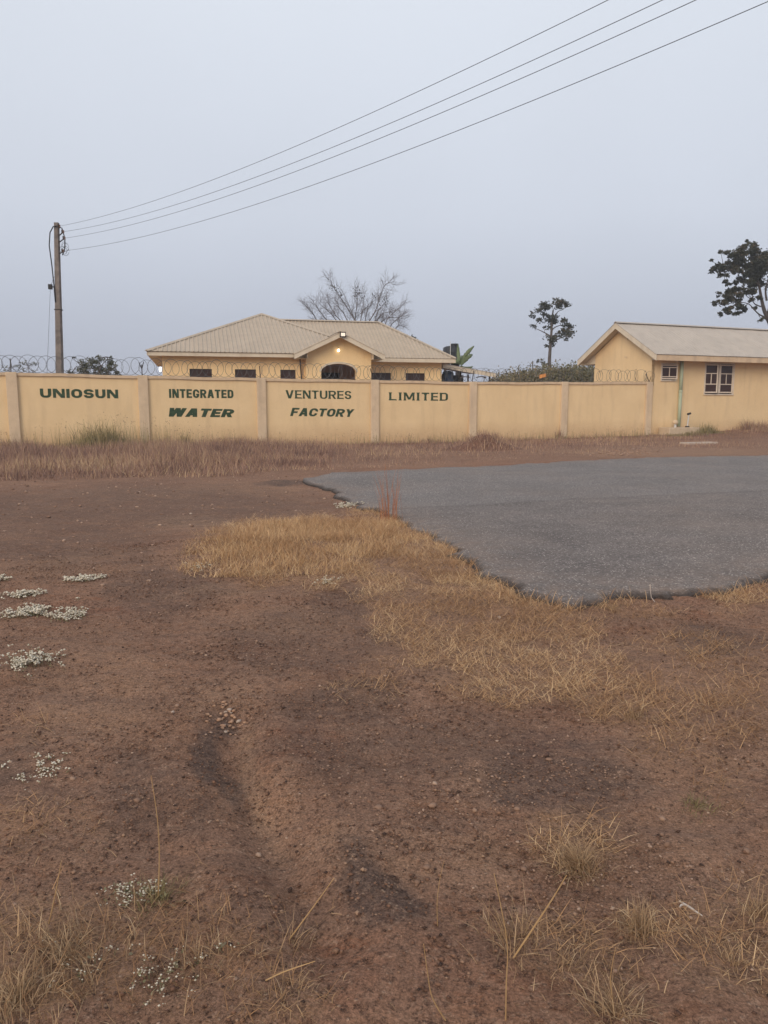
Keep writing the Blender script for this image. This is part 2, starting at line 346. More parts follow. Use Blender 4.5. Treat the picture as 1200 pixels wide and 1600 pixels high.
def ground_material():
    m = bpy.data.materials.new('laterite_earth'); m.use_nodes = True; nt = m.node_tree; b = nt.nodes['Principled BSDF']
    b.inputs['Roughness'].default_value = .97; b.inputs['Specular IOR Level'].default_value = .12
    N = nt.nodes.new; L = nt.links.new
    tcn = N('ShaderNodeTexCoord'); obj = tcn.outputs['Object']
    def noise(scale, det=5, ro=.6):
        n = N('ShaderNodeTexNoise'); n.inputs['Scale'].default_value = scale; n.inputs['Detail'].default_value = det; n.inputs['Roughness'].default_value = ro
        L(obj, n.inputs['Vector']); return n.outputs['Fac']
    def ramp(src, p0, p1, c0=(0, 0, 0, 1), c1=(1, 1, 1, 1)):
        r = N('ShaderNodeValToRGB'); r.color_ramp.elements[0].position = p0; r.color_ramp.elements[1].position = p1
        r.color_ramp.elements[0].color = c0; r.color_ramp.elements[1].color = c1; L(src, r.inputs[0]); return r.outputs[0]
    def mix(fac, a, bcol, blend='MIX'):
        q = N('ShaderNodeMix'); q.data_type = 'RGBA'; q.blend_type = blend
        if isinstance(fac, float): q.inputs[0].default_value = fac
        else: L(fac, q.inputs[0])
        if isinstance(a, tuple): q.inputs[6].default_value = a
        else: L(a, q.inputs[6])
        if isinstance(bcol, tuple): q.inputs[7].default_value = bcol
        else: L(bcol, q.inputs[7])
        return q.outputs[2]
    def math_(op, a, c):
        q = N('ShaderNodeMath'); q.operation = op
        for i, s in enumerate((a, c)):
            if isinstance(s, (int, float)): q.inputs[i].default_value = s
            else: L(s, q.inputs[i])
        q.use_clamp = True; return q.outputs[0]
    at_ = N('ShaderNodeAttribute'); at_.attribute_name = 'patch'; sp = N('ShaderNodeSeparateColor'); L(at_.outputs['Color'], sp.inputs[0])
    dk, tn, rd, gr = sp.outputs[0], sp.outputs[1], sp.outputs[2], at_.outputs['Alpha']
    c = mix(ramp(noise(1.0, 9, .78), .38, .64), (.168, .084, .053, 1), (.30, .172, .110, 1))
    c = mix(math_('MULTIPLY', ramp(noise(4.5, 8, .75), .45, .72), .65), c, (.145, .068, .046, 1))
    c = mix(math_('MULTIPLY', rd, .75), c, (.235, .090, .050, 1))
    c = mix(math_('MULTIPLY', tn, .8), c, (.33, .205, .130, 1))
    c = mix(math_('MULTIPLY', gr, .55), c, (.29, .175, .095, 1))
    c = mix(math_('MULTIPLY', ramp(noise(9, 8, .8), .44, .60), .45), c, (.27, .165, .115, 1))
    mps = N('ShaderNodeMapping'); mps.inputs['Scale'].default_value = (.45, 1.5, 1); mps.inputs['Rotation'].default_value = (0, 0, .12); L(obj, mps.inputs[0])
    ns_ = N('ShaderNodeTexNoise'); ns_.inputs['Scale'].default_value = 3.2; ns_.inputs['Detail'].default_value = 9; ns_.inputs['Roughness'].default_value = .75; L(mps.outputs[0], ns_.inputs['Vector'])
    c = mix(math_('MULTIPLY', ramp(ns_.outputs['Fac'], .48, .60), .55), c, (.118, .070, .056, 1))
    c = mix(math_('MULTIPLY', ramp(ns_.outputs['Fac'], .46, .34), .35), c, (.29, .175, .12, 1))
    c = mix(math_('MULTIPLY', math_('MULTIPLY', dk, ramp(noise(7, 7, .75), .28, .52)), .95), c, (.105, .072, .060, 1))
    # grit: dark soil specks painting in pit shade, and light crumbs
    c = mix(math_('MULTIPLY', ramp(noise(34, 5, .85), .52, .62), .8), c, (.062, .036, .028, 1))
    c = mix(math_('MULTIPLY', ramp(noise(22, 6, .9), .54, .64), .7), c, (.34, .22, .155, 1))
    v = N('ShaderNodeTexVoronoi'); v.inputs['Scale'].default_value = 48; v.inputs['Randomness'].default_value = 1; L(obj, v.inputs['Vector'])
    grit = ramp(v.outputs['Distance'], .12, .32, (1, 1, 1, 1), (0, 0, 0, 1))
    sel = N('ShaderNodeSeparateColor'); L(v.outputs['Color'], sel.inputs[0])
    on = ramp(sel.outputs[0], .60, .66); g2 = math_('MULTIPLY', grit, on); gm = math_('MULTIPLY', g2, ramp(noise(2.2, 4), .40, .62))
    c = mix(math_('MULTIPLY', gm, .85), c, (.42, .29, .21, 1))
    c = mix(.8, c, mix(ramp(noise(110, 4, .85), .36, .64), (.42, .42, .42, 1), (1.6, 1.58, 1.55, 1)), 'MULTIPLY')
    L(c, b.inputs['Base Color'])
    h1 = N('ShaderNodeBump'); h1.inputs['Strength'].default_value = .9; h1.inputs['Distance'].default_value = .02; L(noise(26, 8, .72), h1.inputs['Height'])
    h2 = N('ShaderNodeBump'); h2.inputs['Strength'].default_value = .6; h2.inputs['Distance'].default_value = .008; L(g2, h2.inputs['Height']); L(h1.outputs[0], h2.inputs['Normal'])
    L(h2.outputs[0], b.inputs['Normal'])
    return m
ground.data.materials.append(ground_material())

# ------------------------------------------------------------------ road
RP = [(1330, 880), (1200, 905), (1165, 909), (1130, 925), (1090, 927), (1060, 937), (1000, 938), (960, 951), (935, 952), (895, 958), (840, 946), (800, 925), (770, 912), (740, 896), (715, 876), (690, 851), (665, 831), (640, 822),
      (612, 809), (585, 797), (560, 793), (545, 783), (530, 775), (528, 768), (520, 762), (502, 757), (474, 751), (478, 747), (500, 743), (520, 740), (600, 735), (700, 731), (800, 727), (900, 722), (1000, 717), (1200, 711), (1330, 707)]
rp2 = [gnd(px, py, .035)[:2] for px, py in RP]
rp2 = [np.array([26.0, 2.0])] + [np.array([12., 4.6])] + rp2 + [np.array([26., 27.5])]
edge = []
for a, b_ in zip(rp2, rp2[1:] + rp2[:1]):
    n = max(1, int(np.linalg.norm(b_ - a) / (.03 if max(a[1], b_[1]) < 14 and max(a[0], b_[0]) < 8 else .25)))
    for i in range(n): edge.append(a + (b_ - a) * i / n)
edge = np.array(edge)
nrm = np.roll(edge, -1, 0) - np.roll(edge, 1, 0); nrm = np.stack([nrm[:, 1], -nrm[:, 0]], -1) / (np.linalg.norm(nrm, axis=1)[:, None] + 1e-9)
jag = .16 * fbm(edge[:, 0] / .8, edge[:, 1] / .8, 51, 2) + .10 * np.sign(vn(edge[:, 0] / .22, edge[:, 1] / .22, 57)) * np.abs(vn(edge[:, 0] / .22, edge[:, 1] / .22, 57)) ** .5 + .07 * fbm(edge[:, 0] / .06, edge[:, 1] / .06, 55, 2)
edge = edge + nrm * jag[:, None]
def inside(x, y, P):
    c = np.zeros(x.shape, bool); j = len(P) - 1
    for i in range(len(P)):
        xi, yi = P[i]; xj, yj = P[j]
        if yi != yj: c ^= ((yi > y) != (yj > y)) & (x < (xj - xi) * (y - yi) / (yj - yi) + xi)
        j = i
    return c
ry = axis(3., [(8, .10, .12), (14, .14, .2), (28, .3, .5)]); rx = axis(-4., [(8, .1, .12), (26, .3, .8)])
RX, RY = np.meshgrid(rx, ry); RX = RX.ravel() + RNG.uniform(-.02, .02, RX.size); RY = RY.ravel() + RNG.uniform(-.02, .02, RY.size)
ins = inside(RX, RY, edge) & (polydist(RX, RY, np.vstack([edge, edge[:1]])[::2]) > .05)
ipts = np.stack([RX[ins], RY[ins]], -1)
for off_ in (.035, .08, .14):
    q_ = edge[::2] - nrm[::2] * off_; q_ = np.vstack([q_, edge[::2] + nrm[::2] * off_]); kk_ = inside(q_[:, 0], q_[:, 1], edge); q_ = q_[kk_]; q_ = q_[polydist(q_[:, 0], q_[:, 1], np.vstack([edge, edge[:1]])[::2]) > off_ * .7]; ipts = np.vstack([ipts, q_])
ne = len(edge)
allp = [Vector((float(a), float(b))) for a, b in np.vstack([edge, ipts])]
vv, _, ff, _, _, _ = geometry.delaunay_2d_cdt(allp, [], [list(range(ne))], 1, 1e-5)
RV = np.array([(p.x, p.y) for p in vv]); th = .075
dE = polydist(RV[:, 0], RV[:, 1], np.vstack([edge, edge[:1]])[::2])
rz = terrain0(RV[:, 0], RV[:, 1]) + .012 + th * np.clip(dE / .05, 0, 1) ** .6 * .5 + .012 * vn(RV[:, 0] / .6, RV[:, 1] / .6, 61)
rb = MB(); top = np.column_stack([RV, rz])
nv = len(top); bot = top.copy(); bot[:, 2] -= .22
ftri = [tuple(f) for f in ff]
cnt = {}
for f in ftri:
    for i in range(len(f)):
        a, b_ = f[i], f[(i + 1) % len(f)]; cnt[(a, b_)] = 1
skirt = [(b_, a, a + nv, b_ + nv) for (a, b_) in cnt if (b_, a) not in cnt]
me = bpy.data.meshes.new('road'); me.from_pydata([tuple(p) for p in np.vstack([top, bot])], [], ftri + skirt); me.update()
ed = np.concatenate([dE, np.zeros(nv)]).astype(np.float32)
aa = me.attributes.new('rim', 'FLOAT', 'POINT'); aa.data.foreach_set('value', ed)
for p in me.polygons: p.use_smooth = len(p.vertices) == 3
road = bpy.data.objects.new('road', me); COL.objects.link(road)
tag(road, 'worn grey asphalt road surface with broken dark edges', kind='structure')
def road_material():
    m = bpy.data.materials.new('worn_asphalt'); m.use_nodes = True; nt = m.node_tree; b = nt.nodes['Principled BSDF']
    b.inputs['Roughness'].default_value = .85; b.inputs['Specular IOR Level'].default_value = .3
    N = nt.nodes.new; L = nt.links.new; obj = N('ShaderNodeTexCoord').outputs['Object']
    def noise(scale, det=5, ro=.6):
        n = N('ShaderNodeTexNoise'); n.inputs['Scale'].default_value = scale; n.inputs['Detail'].default_value = det; n.inputs['Roughness'].default_value = ro
        L(obj, n.inputs['Vector']); return n.outputs['Fac']
    def ramp(src, p0, p1, c0=(0, 0, 0, 1), c1=(1, 1, 1, 1)):
        r = N('ShaderNodeValToRGB'); r.color_ramp.elements[0].position = p0; r.color_ramp.elements[1].position = p1
        r.color_ramp.elements[0].color = c0; r.color_ramp.elements[1].color = c1; L(src, r.inputs[0]); return r.outputs[0]
    def mix(fac, a, bcol, blend='MIX'):
        q = N('ShaderNodeMix'); q.data_type = 'RGBA'; q.blend_type = blend
        if isinstance(fac, float): q.inputs[0].default_value = fac
        else: L(fac, q.inputs[0])
        for i, s in ((6, a), (7, bcol)):
            if isinstance(s, tuple): q.inputs[i].default_value = s
            else: L(s, q.inputs[i])
        return q.outputs[2]
    def mth(op, a, c):
        q = N('ShaderNodeMath'); q.operation = op
        for i, s in enumerate((a, c)):
            if isinstance(s, (int, float)): q.inputs[i].default_value = s
            else: L(s, q.inputs[i])
        return q.outputs[0]
    # near strip: coarse aggregate; far strip: smoother, greyer (the lay joint runs along the road)
    sp = N('ShaderNodeSeparateXYZ'); L(obj, sp.inputs[0])
    j = mth('SUBTRACT', sp.outputs['Y'], mth('MULTIPLY', sp.outputs['X'], .32)); j = mth('ADD', j, mth('MULTIPLY', mth('SUBTRACT', noise(1.2, 3), .5), .5))
    far = ramp(mth('MULTIPLY', mth('SUBTRACT', j, 10.3), 1.5), .3, .7)
    c = mix(ramp(noise(.9, 8, .75), .36, .66), (.140, .118, .109, 1), (.225, .192, .176, 1))
    c2 = mix(ramp(noise(.6, 8, .75), .36, .66), (.170, .150, .142, 1), (.235, .210, .199, 1))
    c = mix(far, c, c2)
    jl = mth('MULTIPLY', ramp(mth('ABSOLUTE', mth('SUBTRACT', j, 10.55), 0), 0, .16, (1, 1, 1, 1), (0, 0, 0, 1)), .35)
    c = mix(jl, c, (.075, .065, .062, 1))
    v = N('ShaderNodeTexVoronoi'); v.inputs['Scale'].default_value = 46; L(obj, v.inputs['Vector'])
    sl = N('ShaderNodeSeparateColor'); L(v.outputs['Color'], sl.inputs[0])
    agg = mth('MULTIPLY', ramp(v.outputs['Distance'], .18, .42, (1, 1, 1, 1), (0, 0, 0, 1)), ramp(sl.outputs[0], .66, .76))
    c = mix(mth('MULTIPLY', agg, .95), c, (.56, .50, .46, 1))
    c = mix(.7, c, mix(ramp(noise(70, 3, .8), .38, .64), (.5, .5, .5, 1), (1.45, 1.43, 1.4, 1)), 'MULTIPLY')
    c = mix(mth('MULTIPLY', mth('MULTIPLY', ramp(v.outputs['Distance'], .25, .5), ramp(sl.outputs[1], .3, .6)), .6), c, (.07, .06, .057, 1))
    c = mix(mth('MULTIPLY', ramp(noise(.35, 7, .7), .46, .72), .30), c, (.27, .20, .155, 1))
    a = N('ShaderNodeAttribute'); a.attribute_name = 'rim'
    c = mix(mth('MULTIPLY', mth('MULTIPLY', ramp(a.outputs['Fac'], .03, .75, (1, 1, 1, 1), (0, 0, 0, 1)), ramp(noise(3.5, 7, .7), .40, .66)), .5), c, (.25, .165, .115, 1))
    rim = mth('ADD', a.outputs['Fac'], mth('MULTIPLY', mth('SUBTRACT', noise(11, 6, .75), .5), .14))
    c = mix(ramp(rim, .01, .085, (1, 1, 1, 1), (0, 0, 0, 1)), c, (.058, .047, .043, 1))
    L(c, b.inputs['Base Color'])
    h = N('ShaderNodeBump'); h.inputs['Strength'].default_value = .7; h.inputs['Distance'].default_value = .008; L(v.outputs['Distance'], h.inputs['Height']); h.invert = True
    L(h.outputs[0], b.inputs['Normal']); return m
me.materials.append(road_material())
def on_road(x, y): return inside(x, y, edge)

# ------------------------------------------------------------------ perimeter wall
PS = [-8.7, -4.35, 0.0, 4.2, 8.47, 13.08, 17.56, 22.2, 26.97]
PZ = [2.6, 2.55, 2.515, 2.465, 2.43, 2.41, 2.385, 2.43, 2.48]
wall = cthing('perimeter_wall', 'long cream rendered compound wall with raised pilasters and green painted words', 'wall')
PW = .17
for i in range(len(PS) - 1):
    a, b_ = PS[i] + PW, PS[i + 1] - PW; za, zb = PZ[i], PZ[i + 1]
    MB().slab([(a, 0, -.5), (b_, 0, -.5), (b_, 0, zb - .10), (a, 0, za - .10)], (0, .15, 0)).build('wall_panel', M_WALL, wall)
    n = 6; m = MB()
    for k in range(n):                                   # slightly wavering coping
        u0, u1 = k / n, (k + 1) / n; w0 = .012 * math.sin(u0 * 9 + i * 2.1) * (0 < k); w1 = .012 * math.sin(u1 * 9 + i * 2.1) * (k + 1 < n)
        s0, s1 = a + (b_ - a) * u0, a + (b_ - a) * u1; z0 = za + (zb - za) * u0 + w0; z1 = za + (zb - za) * u1 + w1
        q0 = [(s0, -.055, z0 - .10), (s0, .2, z0 - .10), (s0, .2, z0), (s0, -.055, z0)]; q1 = [(s1, -.055, z1 - .10), (s1, .2, z1 - .10), (s1, .2, z1), (s1, -.055, z1)]
        for j in range(4): m.face(q0[j], q0[(j + 1) % 4], q1[(j + 1) % 4], q1[j])
    m.build('coping', M_COP, wall)
for s, z in zip(PS, PZ):
    MB().box(s - PW, s + PW, -.09, .2, -.5, z + .012).build('pilaster', M_PIL, wall, bevel=.012)
# brackets that hold the razor coil
for i, (s, z) in enumerate(zip(PS, PZ)):
    m = MB(); v = [.0, .0, .0, .10, -.02, -.16, .06, .1, .15][i]; zz = z + .012
    if i in (8,):
        m.tube([(s + .05, .05, zz), (s - .16, .05, zz + .36)], .018, 5); m.tube([(s + .06, .05, zz), (s + .2, .05, zz + .38)], .012, 5)
    elif i == 3:
        m.tube([(s, .05, zz), (s, .05, zz + .38)], .018, 5); m.tube([(s, .05, zz + .22), (s - .09, .05, zz + .46)], .016, 5); m.tube([(s, .05, zz + .22), (s + .07, .05, zz + .48)], .016, 5)
    else:
        m.tube([(s, .05, zz), (s + v, .05, zz + .45)], .018, 5)
        if i == 5: m.tube([(s - .02, .05, zz + .03), (s + .06, .05, zz + .45)], .008, 4)
    m.build('wire_bracket', M_RUST, wall)

# --- painted words: strokes laid on the render
def arc(cx, cy, rx, ry, a0, a1, n=6):
    return [(cx + rx * math.cos(math.radians(a0 + (a1 - a0) * i / n)), cy + ry * math.sin(math.radians(a0 + (a1 - a0) * i / n))) for i in range(n + 1)]
def glyph(ch, p, q, fl):
    """pieces in a unit box; p = stem width, q = bar thickness (fractions), fl = flare"""
    R = []
    def rect(x0, x1, y0, y1): R.append([(x0, y0), (x1, y0), (x1, y1), (x0, y1)])
    def stem(x0, x1, y0=0., y1=1.):
        e = fl * p
        if e: R.append([(x0 - e, y0), (x1 + e, y0), (x1, y0 + .16), (x1 - e * .25, .5), (x1, y1 - .16), (x1 + e, y1), (x0 - e, y1), (x0, y1 - .16), (x0 + e * .25, .5), (x0, y0 + .16)])
        else: rect(x0, x1, y0, y1)
    def bar(x0, x1, yc, tip=0):
        if fl and tip: R.append([(x0, yc - q / 2), (x1 - .12, yc - q / 2 * .9), (x1, yc - q / 2 - .06 * (yc < .4 or tip == 2)), (x1, yc + q / 2 + .06 * (yc > .6 or tip == 2)), (x1 - .12, yc + q / 2 * .9), (x0, yc + q / 2)])
        else: rect(x0, x1, yc - q / 2, yc + q / 2)
    def diag(x0, y0, x1, y1, k=1.08):
        h = p * k / 2; R.append([(x0 - h, y0), (x0 + h, y0), (x1 + h, y1), (x1 - h, y1)])
    def stroke(pts, closed=False):
        # pen is an ellipse p x q; offset in scaled space
        P = np.array(pts, float) * [1, p / q]; n = len(P); Lf, Rt = [], []
        for i in range(n):
            a = P[(i - 1) % n] if closed or i > 0 else P[i]; b = P[(i + 1) % n] if closed or i < n - 1 else P[i]
            d = b - a; d /= np.linalg.norm(d) + 1e-9; nn = np.array([-d[1], d[0]]) * p / 2
            Lf.append((P[i] + nn) * [1, q / p]); Rt.append((P[i] - nn) * [1, q / p])
        m = n if closed else n - 1
        for i in range(m):
            j = (i + 1) % n; R.append([tuple(Rt[i]), tuple(Rt[j]), tuple(Lf[j]), tuple(Lf[i])])
    a, b = p / 2, q / 2; r = .30; x0, x1, y0, y1 = a, 1 - a, b, 1 - b
    def bowl(yt, yb, xs, xr):                            # right-hand bowl from stem
        ry_ = min(.24, (yt - yb) / 2)
        stroke([(xs, yt), (xr - .28, yt)] + arc(xr - .28, yt - ry_, .28, ry_, 90, 0)[1:] + ([(xr, yb + ry_)] if yt - yb > 2 * ry_ + .02 else []) + arc(xr - .28, yb + ry_, .28, ry_, 0, -90)[1:] + [(xs, yb)])
    if ch == 'U': stroke([(x0, 1), (x0, y0 + r)] + arc(x0 + r * .8, y0 + r, r * .8, r, 180, 270)[1:] + arc(x1 - r * .8, y0 + r, r * .8, r, 270, 360) + [(x1, 1)])
    elif ch == 'O': stroke(arc(x1 - r, y1 - r, r, r, 0, 90) + arc(x0 + r, y1 - r, r, r, 90, 180) + arc(x0 + r, y0 + r, r, r, 180, 270) + arc(x1 - r, y0 + r, r, r, 270, 360), True)
    elif ch == 'N': stem(0, p * .9); stem(1 - p * .9, 1); diag(p * .6, 1, 1 - p * .6, 0, 1.15)
    elif ch == 'I': stem(.5 - p / 2 if p < 1 else 0, .5 + p / 2 if p < 1 else 1)
    elif ch == 'S':
        ry_ = (y1 - .5) / 2
        stroke([(x1, .5 + ry_ + .04)] + arc(x1 - .26, .5 + ry_, .26, ry_, 8, 90) + arc(x0 + .26, .5 + ry_, .26, ry_, 90, 270, 10) + arc(x1 - .26, .5 - ry_, .26, ry_, 90, -90, 10) + arc(x0 + .26, .5 - ry_, .26, ry_, 270, 172))
    elif ch == 'T': bar(0, 1, 1 - b); stem(.5 - p / 2, .5 + p / 2, 0, 1 - q)
    elif ch == 'E': stem(0, p); bar(p, 1, 1 - b, 1); bar(p, .92, .5, 2); bar(p, 1, b, 1)
    elif ch == 'F': stem(0, p); bar(p, 1, 1 - b, 1); bar(p, .88, .48, 2)
    elif ch == 'L': stem(0, p); bar(p, 1, b, 1)
    elif ch in 'GC':
        stroke([(x1, .70)] + arc(x1 - r, y1 - .28, r, .28, 0, 90) + arc(x0 + r, y1 - .28, r, .28, 90, 180) + arc(x0 + r, y0 + .28, r, .28, 180, 270) + arc(x1 - r, y0 + .28, r, .28, 270, 360) + [(x1, .34 if ch == 'C' else .5)])
        if ch == 'G': bar(.52, 1 - p, .5 - b)
    elif ch == 'R': stem(0, p); bowl(y1, .47, p, x1); diag(.52, .47, 1 - p * .54, 0, 1.1)
    elif ch == 'D': stem(0, p); bowl(y1, y0, p, x1)
    elif ch == 'A': diag(p * .54, 0, .5 - p * .12, 1); diag(1 - p * .54, 0, .5 + p * .12, 1); bar(.27, .73, .30)
    elif ch == 'V': diag(.5 - p * .1, 0, p * .54, 1); diag(.5 + p * .1, 0, 1 - p * .54, 1)
    elif ch == 'Y': diag(.5, .42, p * .54, 1); diag(.5, .42, 1 - p * .54, 1); stem(.5 - p / 2, .5 + p / 2, 0, .46)
    elif ch == 'W': diag(.27, 0, p * .54, 1); diag(.27, 0, .5, 1); diag(.73, 0, .5, 1); diag(.73, 0, 1 - p * .54, 1)
    elif ch == 'M': stem(0, p * .85); stem(1 - p * .85, 1); diag(.5, .12, p * .6, 1, .95); diag(.5, .12, 1 - p * .6, 1, .95)
    return R
def word(txt, xl, xr, yl0, yl1, yr0, yr1, stemw, q, gap, slant=0., fl=0., widths=None):
    sl, zl1 = onplane(xl, yl0, 0); _, zl0 = onplane(xl, yl1, 0); sr, zr1 = onplane(xr, yr0, 0); _, zr0 = onplane(xr, yr1, 0)
    h = ((zl1 - zl0) + (zr1 - zr0)) / 2
    base = {'I': .42, 'M': 1.25, 'W': 1.45, 'L': .85, 'E': .85, 'F': .85, 'T': .9, 'S': .88, 'V': 1.05, 'A': 1.05}
    wd = [base.get(c, 1.) for c in txt] if widths is None else widths
    tot = sum(wd) + gap * (len(txt) - 1); unit = (sr - sl - slant * h) / tot
    m = MB(); u = 0.; lay = 0
    for c, ww in zip(txt, wd):
        wl = ww * unit; pw = min(stemw / ww, 1.) if c != 'I' else min(1., stemw / ww)
        for poly in glyph(c, pw, q, fl):
            dz = -.004 - .0004 * (lay % 9); lay += 1; P = []
            for (gx_, gy_) in poly:
                s = sl + u * unit + gx_ * wl + slant * h * gy_; k = (s - sl) / (sr - sl)
                P.append((s, dz, (zl0 + (zr0 - zl0) * k) + ((zl1 - zl0) * (1 - k) + (zr1 - zr0) * k) * gy_))
            ar = sum(P[i][0] * P[(i + 1) % len(P)][2] - P[(i + 1) % len(P)][0] * P[i][2] for i in range(len(P)))
            if ar < 0: P = P[::-1]
            m.face(*P)
        u += ww + gap
    tag(m.build('painted_word', M_GREEN, wall), 'green painted word %s' % txt)
word('UNIOSUN', 62, 184.3, 607, 621.3, 608.8, 622.5, .30, .24, .14, widths=[1, 1.06, .30, 1, .92, .95, 1.05])
word('INTEGRATED', 263.7, 364.5, 607.7, 621.7, 609.2, 622, .34, .20, .14, widths=[.36, 1, .9, .85, 1, .98, 1.05, .9, .85, .95])
word('WATER', 259.5, 367.5, 637, 651, 639.5, 652, .36, .24, .10, slant=.42)
word('VENTURES', 446, 548.7, 609.5, 622.5, 611, 623.5, .26, .15, .16, fl=.22)
word('FACTORY', 453, 554, 637, 650, 639.5, 651.5, .32, .21, .12, slant=.32)
word('LIMITED', 608, 700, 613, 625.5, 613.8, 626.2, .27, .16, .22, fl=.22)

# --- razor coil
m = MB(); s = -8.6; k = 0
while s < 27.1:
    zt = np.interp(s, PS, PZ) + .012; rr = .295 + random.uniform(-.03, .02); sg = 1 if k % 2 else -1
    if s > 24 : rr *= .92
    tilt = math.radians(16 + random.uniform(-12, 14)) * sg + .12; lean = random.uniform(-.12, .12)
    pts = []
    for i in range(19):
        q = 2 * math.pi * i / 18; du = rr * math.cos(q); dz = rr * math.sin(q)
        pts.append((s + du * math.cos(tilt) + lean * dz, .06 + du * math.sin(tilt), zt + rr + dz * 1.0))
    m.tube(pts, .0075, 4, cap=False)
    s += .27 + random.uniform(-.03, .03); k += 1
o = m.build('razor_wire', M_WIRE, None); o.location = W(0, 0); o.rotation_euler = (0, 0, ANG)
tag(o, 'coiled grey razor wire stretched along the top of the compound wall', 'razor wire')

# ------------------------------------------------------------------ generic house pieces (local compound frame)
def holed(m, s0, s1, z0, z1, holes, t0, t1):              # wall with rectangular openings and reveals
    S = sorted({s0, s1, *[h[0] for h in holes], *[h[1] for h in holes]}); Z = sorted({z0, z1, *[h[2] for h in holes], *[h[3] for h in holes]})
    def hole(a, b): return any(h[0] <= a < h[1] and h[2] <= b < h[3] for h in holes)
    for i in range(len(S) - 1):
        for j in range(len(Z) - 1):
            a, b_, c, d = S[i], S[i + 1], Z[j], Z[j + 1]
            if hole((a + b_) / 2, (c + d) / 2): continue
            m.face((a, t0, c), (b_, t0, c), (b_, t0, d), (a, t0, d)); m.face((b_, t1, c), (a, t1, c), (a, t1, d), (b_, t1, d))
    for (a, b_, c, d) in holes:
        m.face((a, t0, c), (a, t1, c), (b_, t1, c), (b_, t0, c)); m.face((a, t0, d), (b_, t0, d), (b_, t1, d), (a, t1, d))
        m.face((a, t0, c), (a, t0, d), (a, t1, d), (a, t1, c)); m.face((b_, t0, c), (b_, t1, c), (b_, t1, d), (b_, t0, d))
    for (a, c, d) in ((s0, z0, z1), (s1, z0, z1)): m.face((a, t0, c), (a, t1, c), (a, t1, d), (a, t0, d))
    m.face((s0, t0, z1), (s1, t0, z1), (s1, t1, z1), (s0, t1, z1))
def ribs_on(mb, poly, u, spacing, h=.028, wd=.045):      # raised ribs running up a planar roof face; u = eave direction
    P = [np.array(p, float) for p in poly]; u = np.array(u, float); u /= np.linalg.norm(u)
    n = np.cross(P[1] - P[0], P[2] - P[1]); n /= np.linalg.norm(n)
    if n[2] < 0: n = -n
    v = np.cross(n, u); o = P[0]
    q = [((p - o) @ u, (p - o) @ v) for p in P]; us = [a for a, _ in q]
    x = min(us) + spacing * .5
    while x < max(us):
        ys = []
        for i in range(len(q)):
            (a, b), (c, d) = q[i], q[(i + 1) % len(q)]
            if (a - x) * (c - x) < 0: ys.append(b + (d - b) * (x - a) / (c - a))
        if len(ys) >= 2:
            y0, y1 = min(ys), max(ys); y0 -= .015
            if y1 - y0 > .1:
                A = [o + u * (x + e) + v * y0 + n * hh for e, hh in ((-wd, -.002), (-wd * .35, h), (wd * .35, h), (wd, -.002))]
                B = [o + u * (x + e) + v * y1 + n * hh for e, hh in ((-wd, -.002), (-wd * .35, h), (wd * .35, h), (wd, -.002))]
                for k in range(3): mb.face(A[k], A[k + 1], B[k + 1], B[k])
                mb.face(*A[::-1])
        x += spacing
def ridge_cap(a, b, wd, m, parent, up=.05):
    a, b = np.array(a, float), np.array(b, float); d = b - a; d /= np.linalg.norm(d); sd_ = np.cross(d, [0, 0, 1]); sd_ /= np.linalg.norm(sd_)
    mb = MB(); n = 8
    sec = lambda p: [p - sd_ * wd + np.array([0, 0, up - wd * .42]), p + np.array([0, 0, up + .012]), p + sd_ * wd + np.array([0, 0, up - wd * .42])]
    A, B = sec(a), sec(b)
    for k in range(2):
        mb.face(A[k], B[k], B[k + 1], A[k + 1])
    for S_ in (A, B): mb.face(*[S_[0], S_[1], S_[2], S_[1] - np.array([0, 0, .03])])
    return mb.build('ridge_cap', m, parent)

# ------------------------------------------------------------------ bungalow behind the wall
H0 = .9                                                    # its ground floor stands on higher ground
HANG = math.radians(14.0); H1 = np.array([math.cos(HANG), math.sin(HANG)]); H2 = np.array([-H1[1], H1[0]]); HO = np.array([-13.989, 26.469])
def onh(px, py, T):                                        # the bungalow stands at its own angle
    d = ray(px, py); k = (T + HO @ H2) / (d[:2] @ H2); q = np.array([0, 0, EYE]) + k * d
    return float((q[:2] - HO) @ H1), float(q[2])
def HW3(s_, t_, z=0.): xy = HO + s_ * H1 + t_ * H2; return (float(xy[0]), float(xy[1]), float(z))
hs = thing('bungalow', 'cream bungalow with ribbed tan hip roof and arched gabled porch behind the wall', 'house', HW3(0, 0), HANG)
EZ = 3.86
HW = [(onh(a_, 577, 8.6)[0], onh(b_, 577, 8.6)[0]) for a_, b_ in ((296, 331), (367, 400), (438, 462))]; WT_ = onh(380, 577, 8.6)[1]; EZ = 3.80
PA0 = onh(480, 560, 8.6)[0]
m = MB(); holed(m, 5.95, PA0, H0 - .3, EZ - .02, [(a, b, 2.0, WT_) for a, b in HW], 8.6, 8.8)
m.face((5.95, 8.8, H0 - .3), (5.95, 19, H0 - .3), (5.95, 19, EZ - .02), (5.95, 8.8, EZ - .02))
m.face((5.95, 19, H0 - .3), (20.3, 19, H0 - .3), (20.3, 19, EZ - .02), (5.95, 19, EZ - .02))
m.build('wall', M_HOUSE, hs)
RWs = []
for (xa, xb) in ((574, 611), (634, 664)):
    a, _ = onh(xa, 582, 11.1); b_, z = onh(xb, 583, 11.1); RWs.append((a, b_))
sE = onh(690, 575, 11.1)[0]; zR = onh(650, 583, 11.1)[1]
EZ2 = EZ - .02
m = MB(); holed(m, 15.6, sE, H0 - .3, EZ2 + .05, [(a, b, 2.05, zR) for a, b in RWs], 11.1, 11.3)
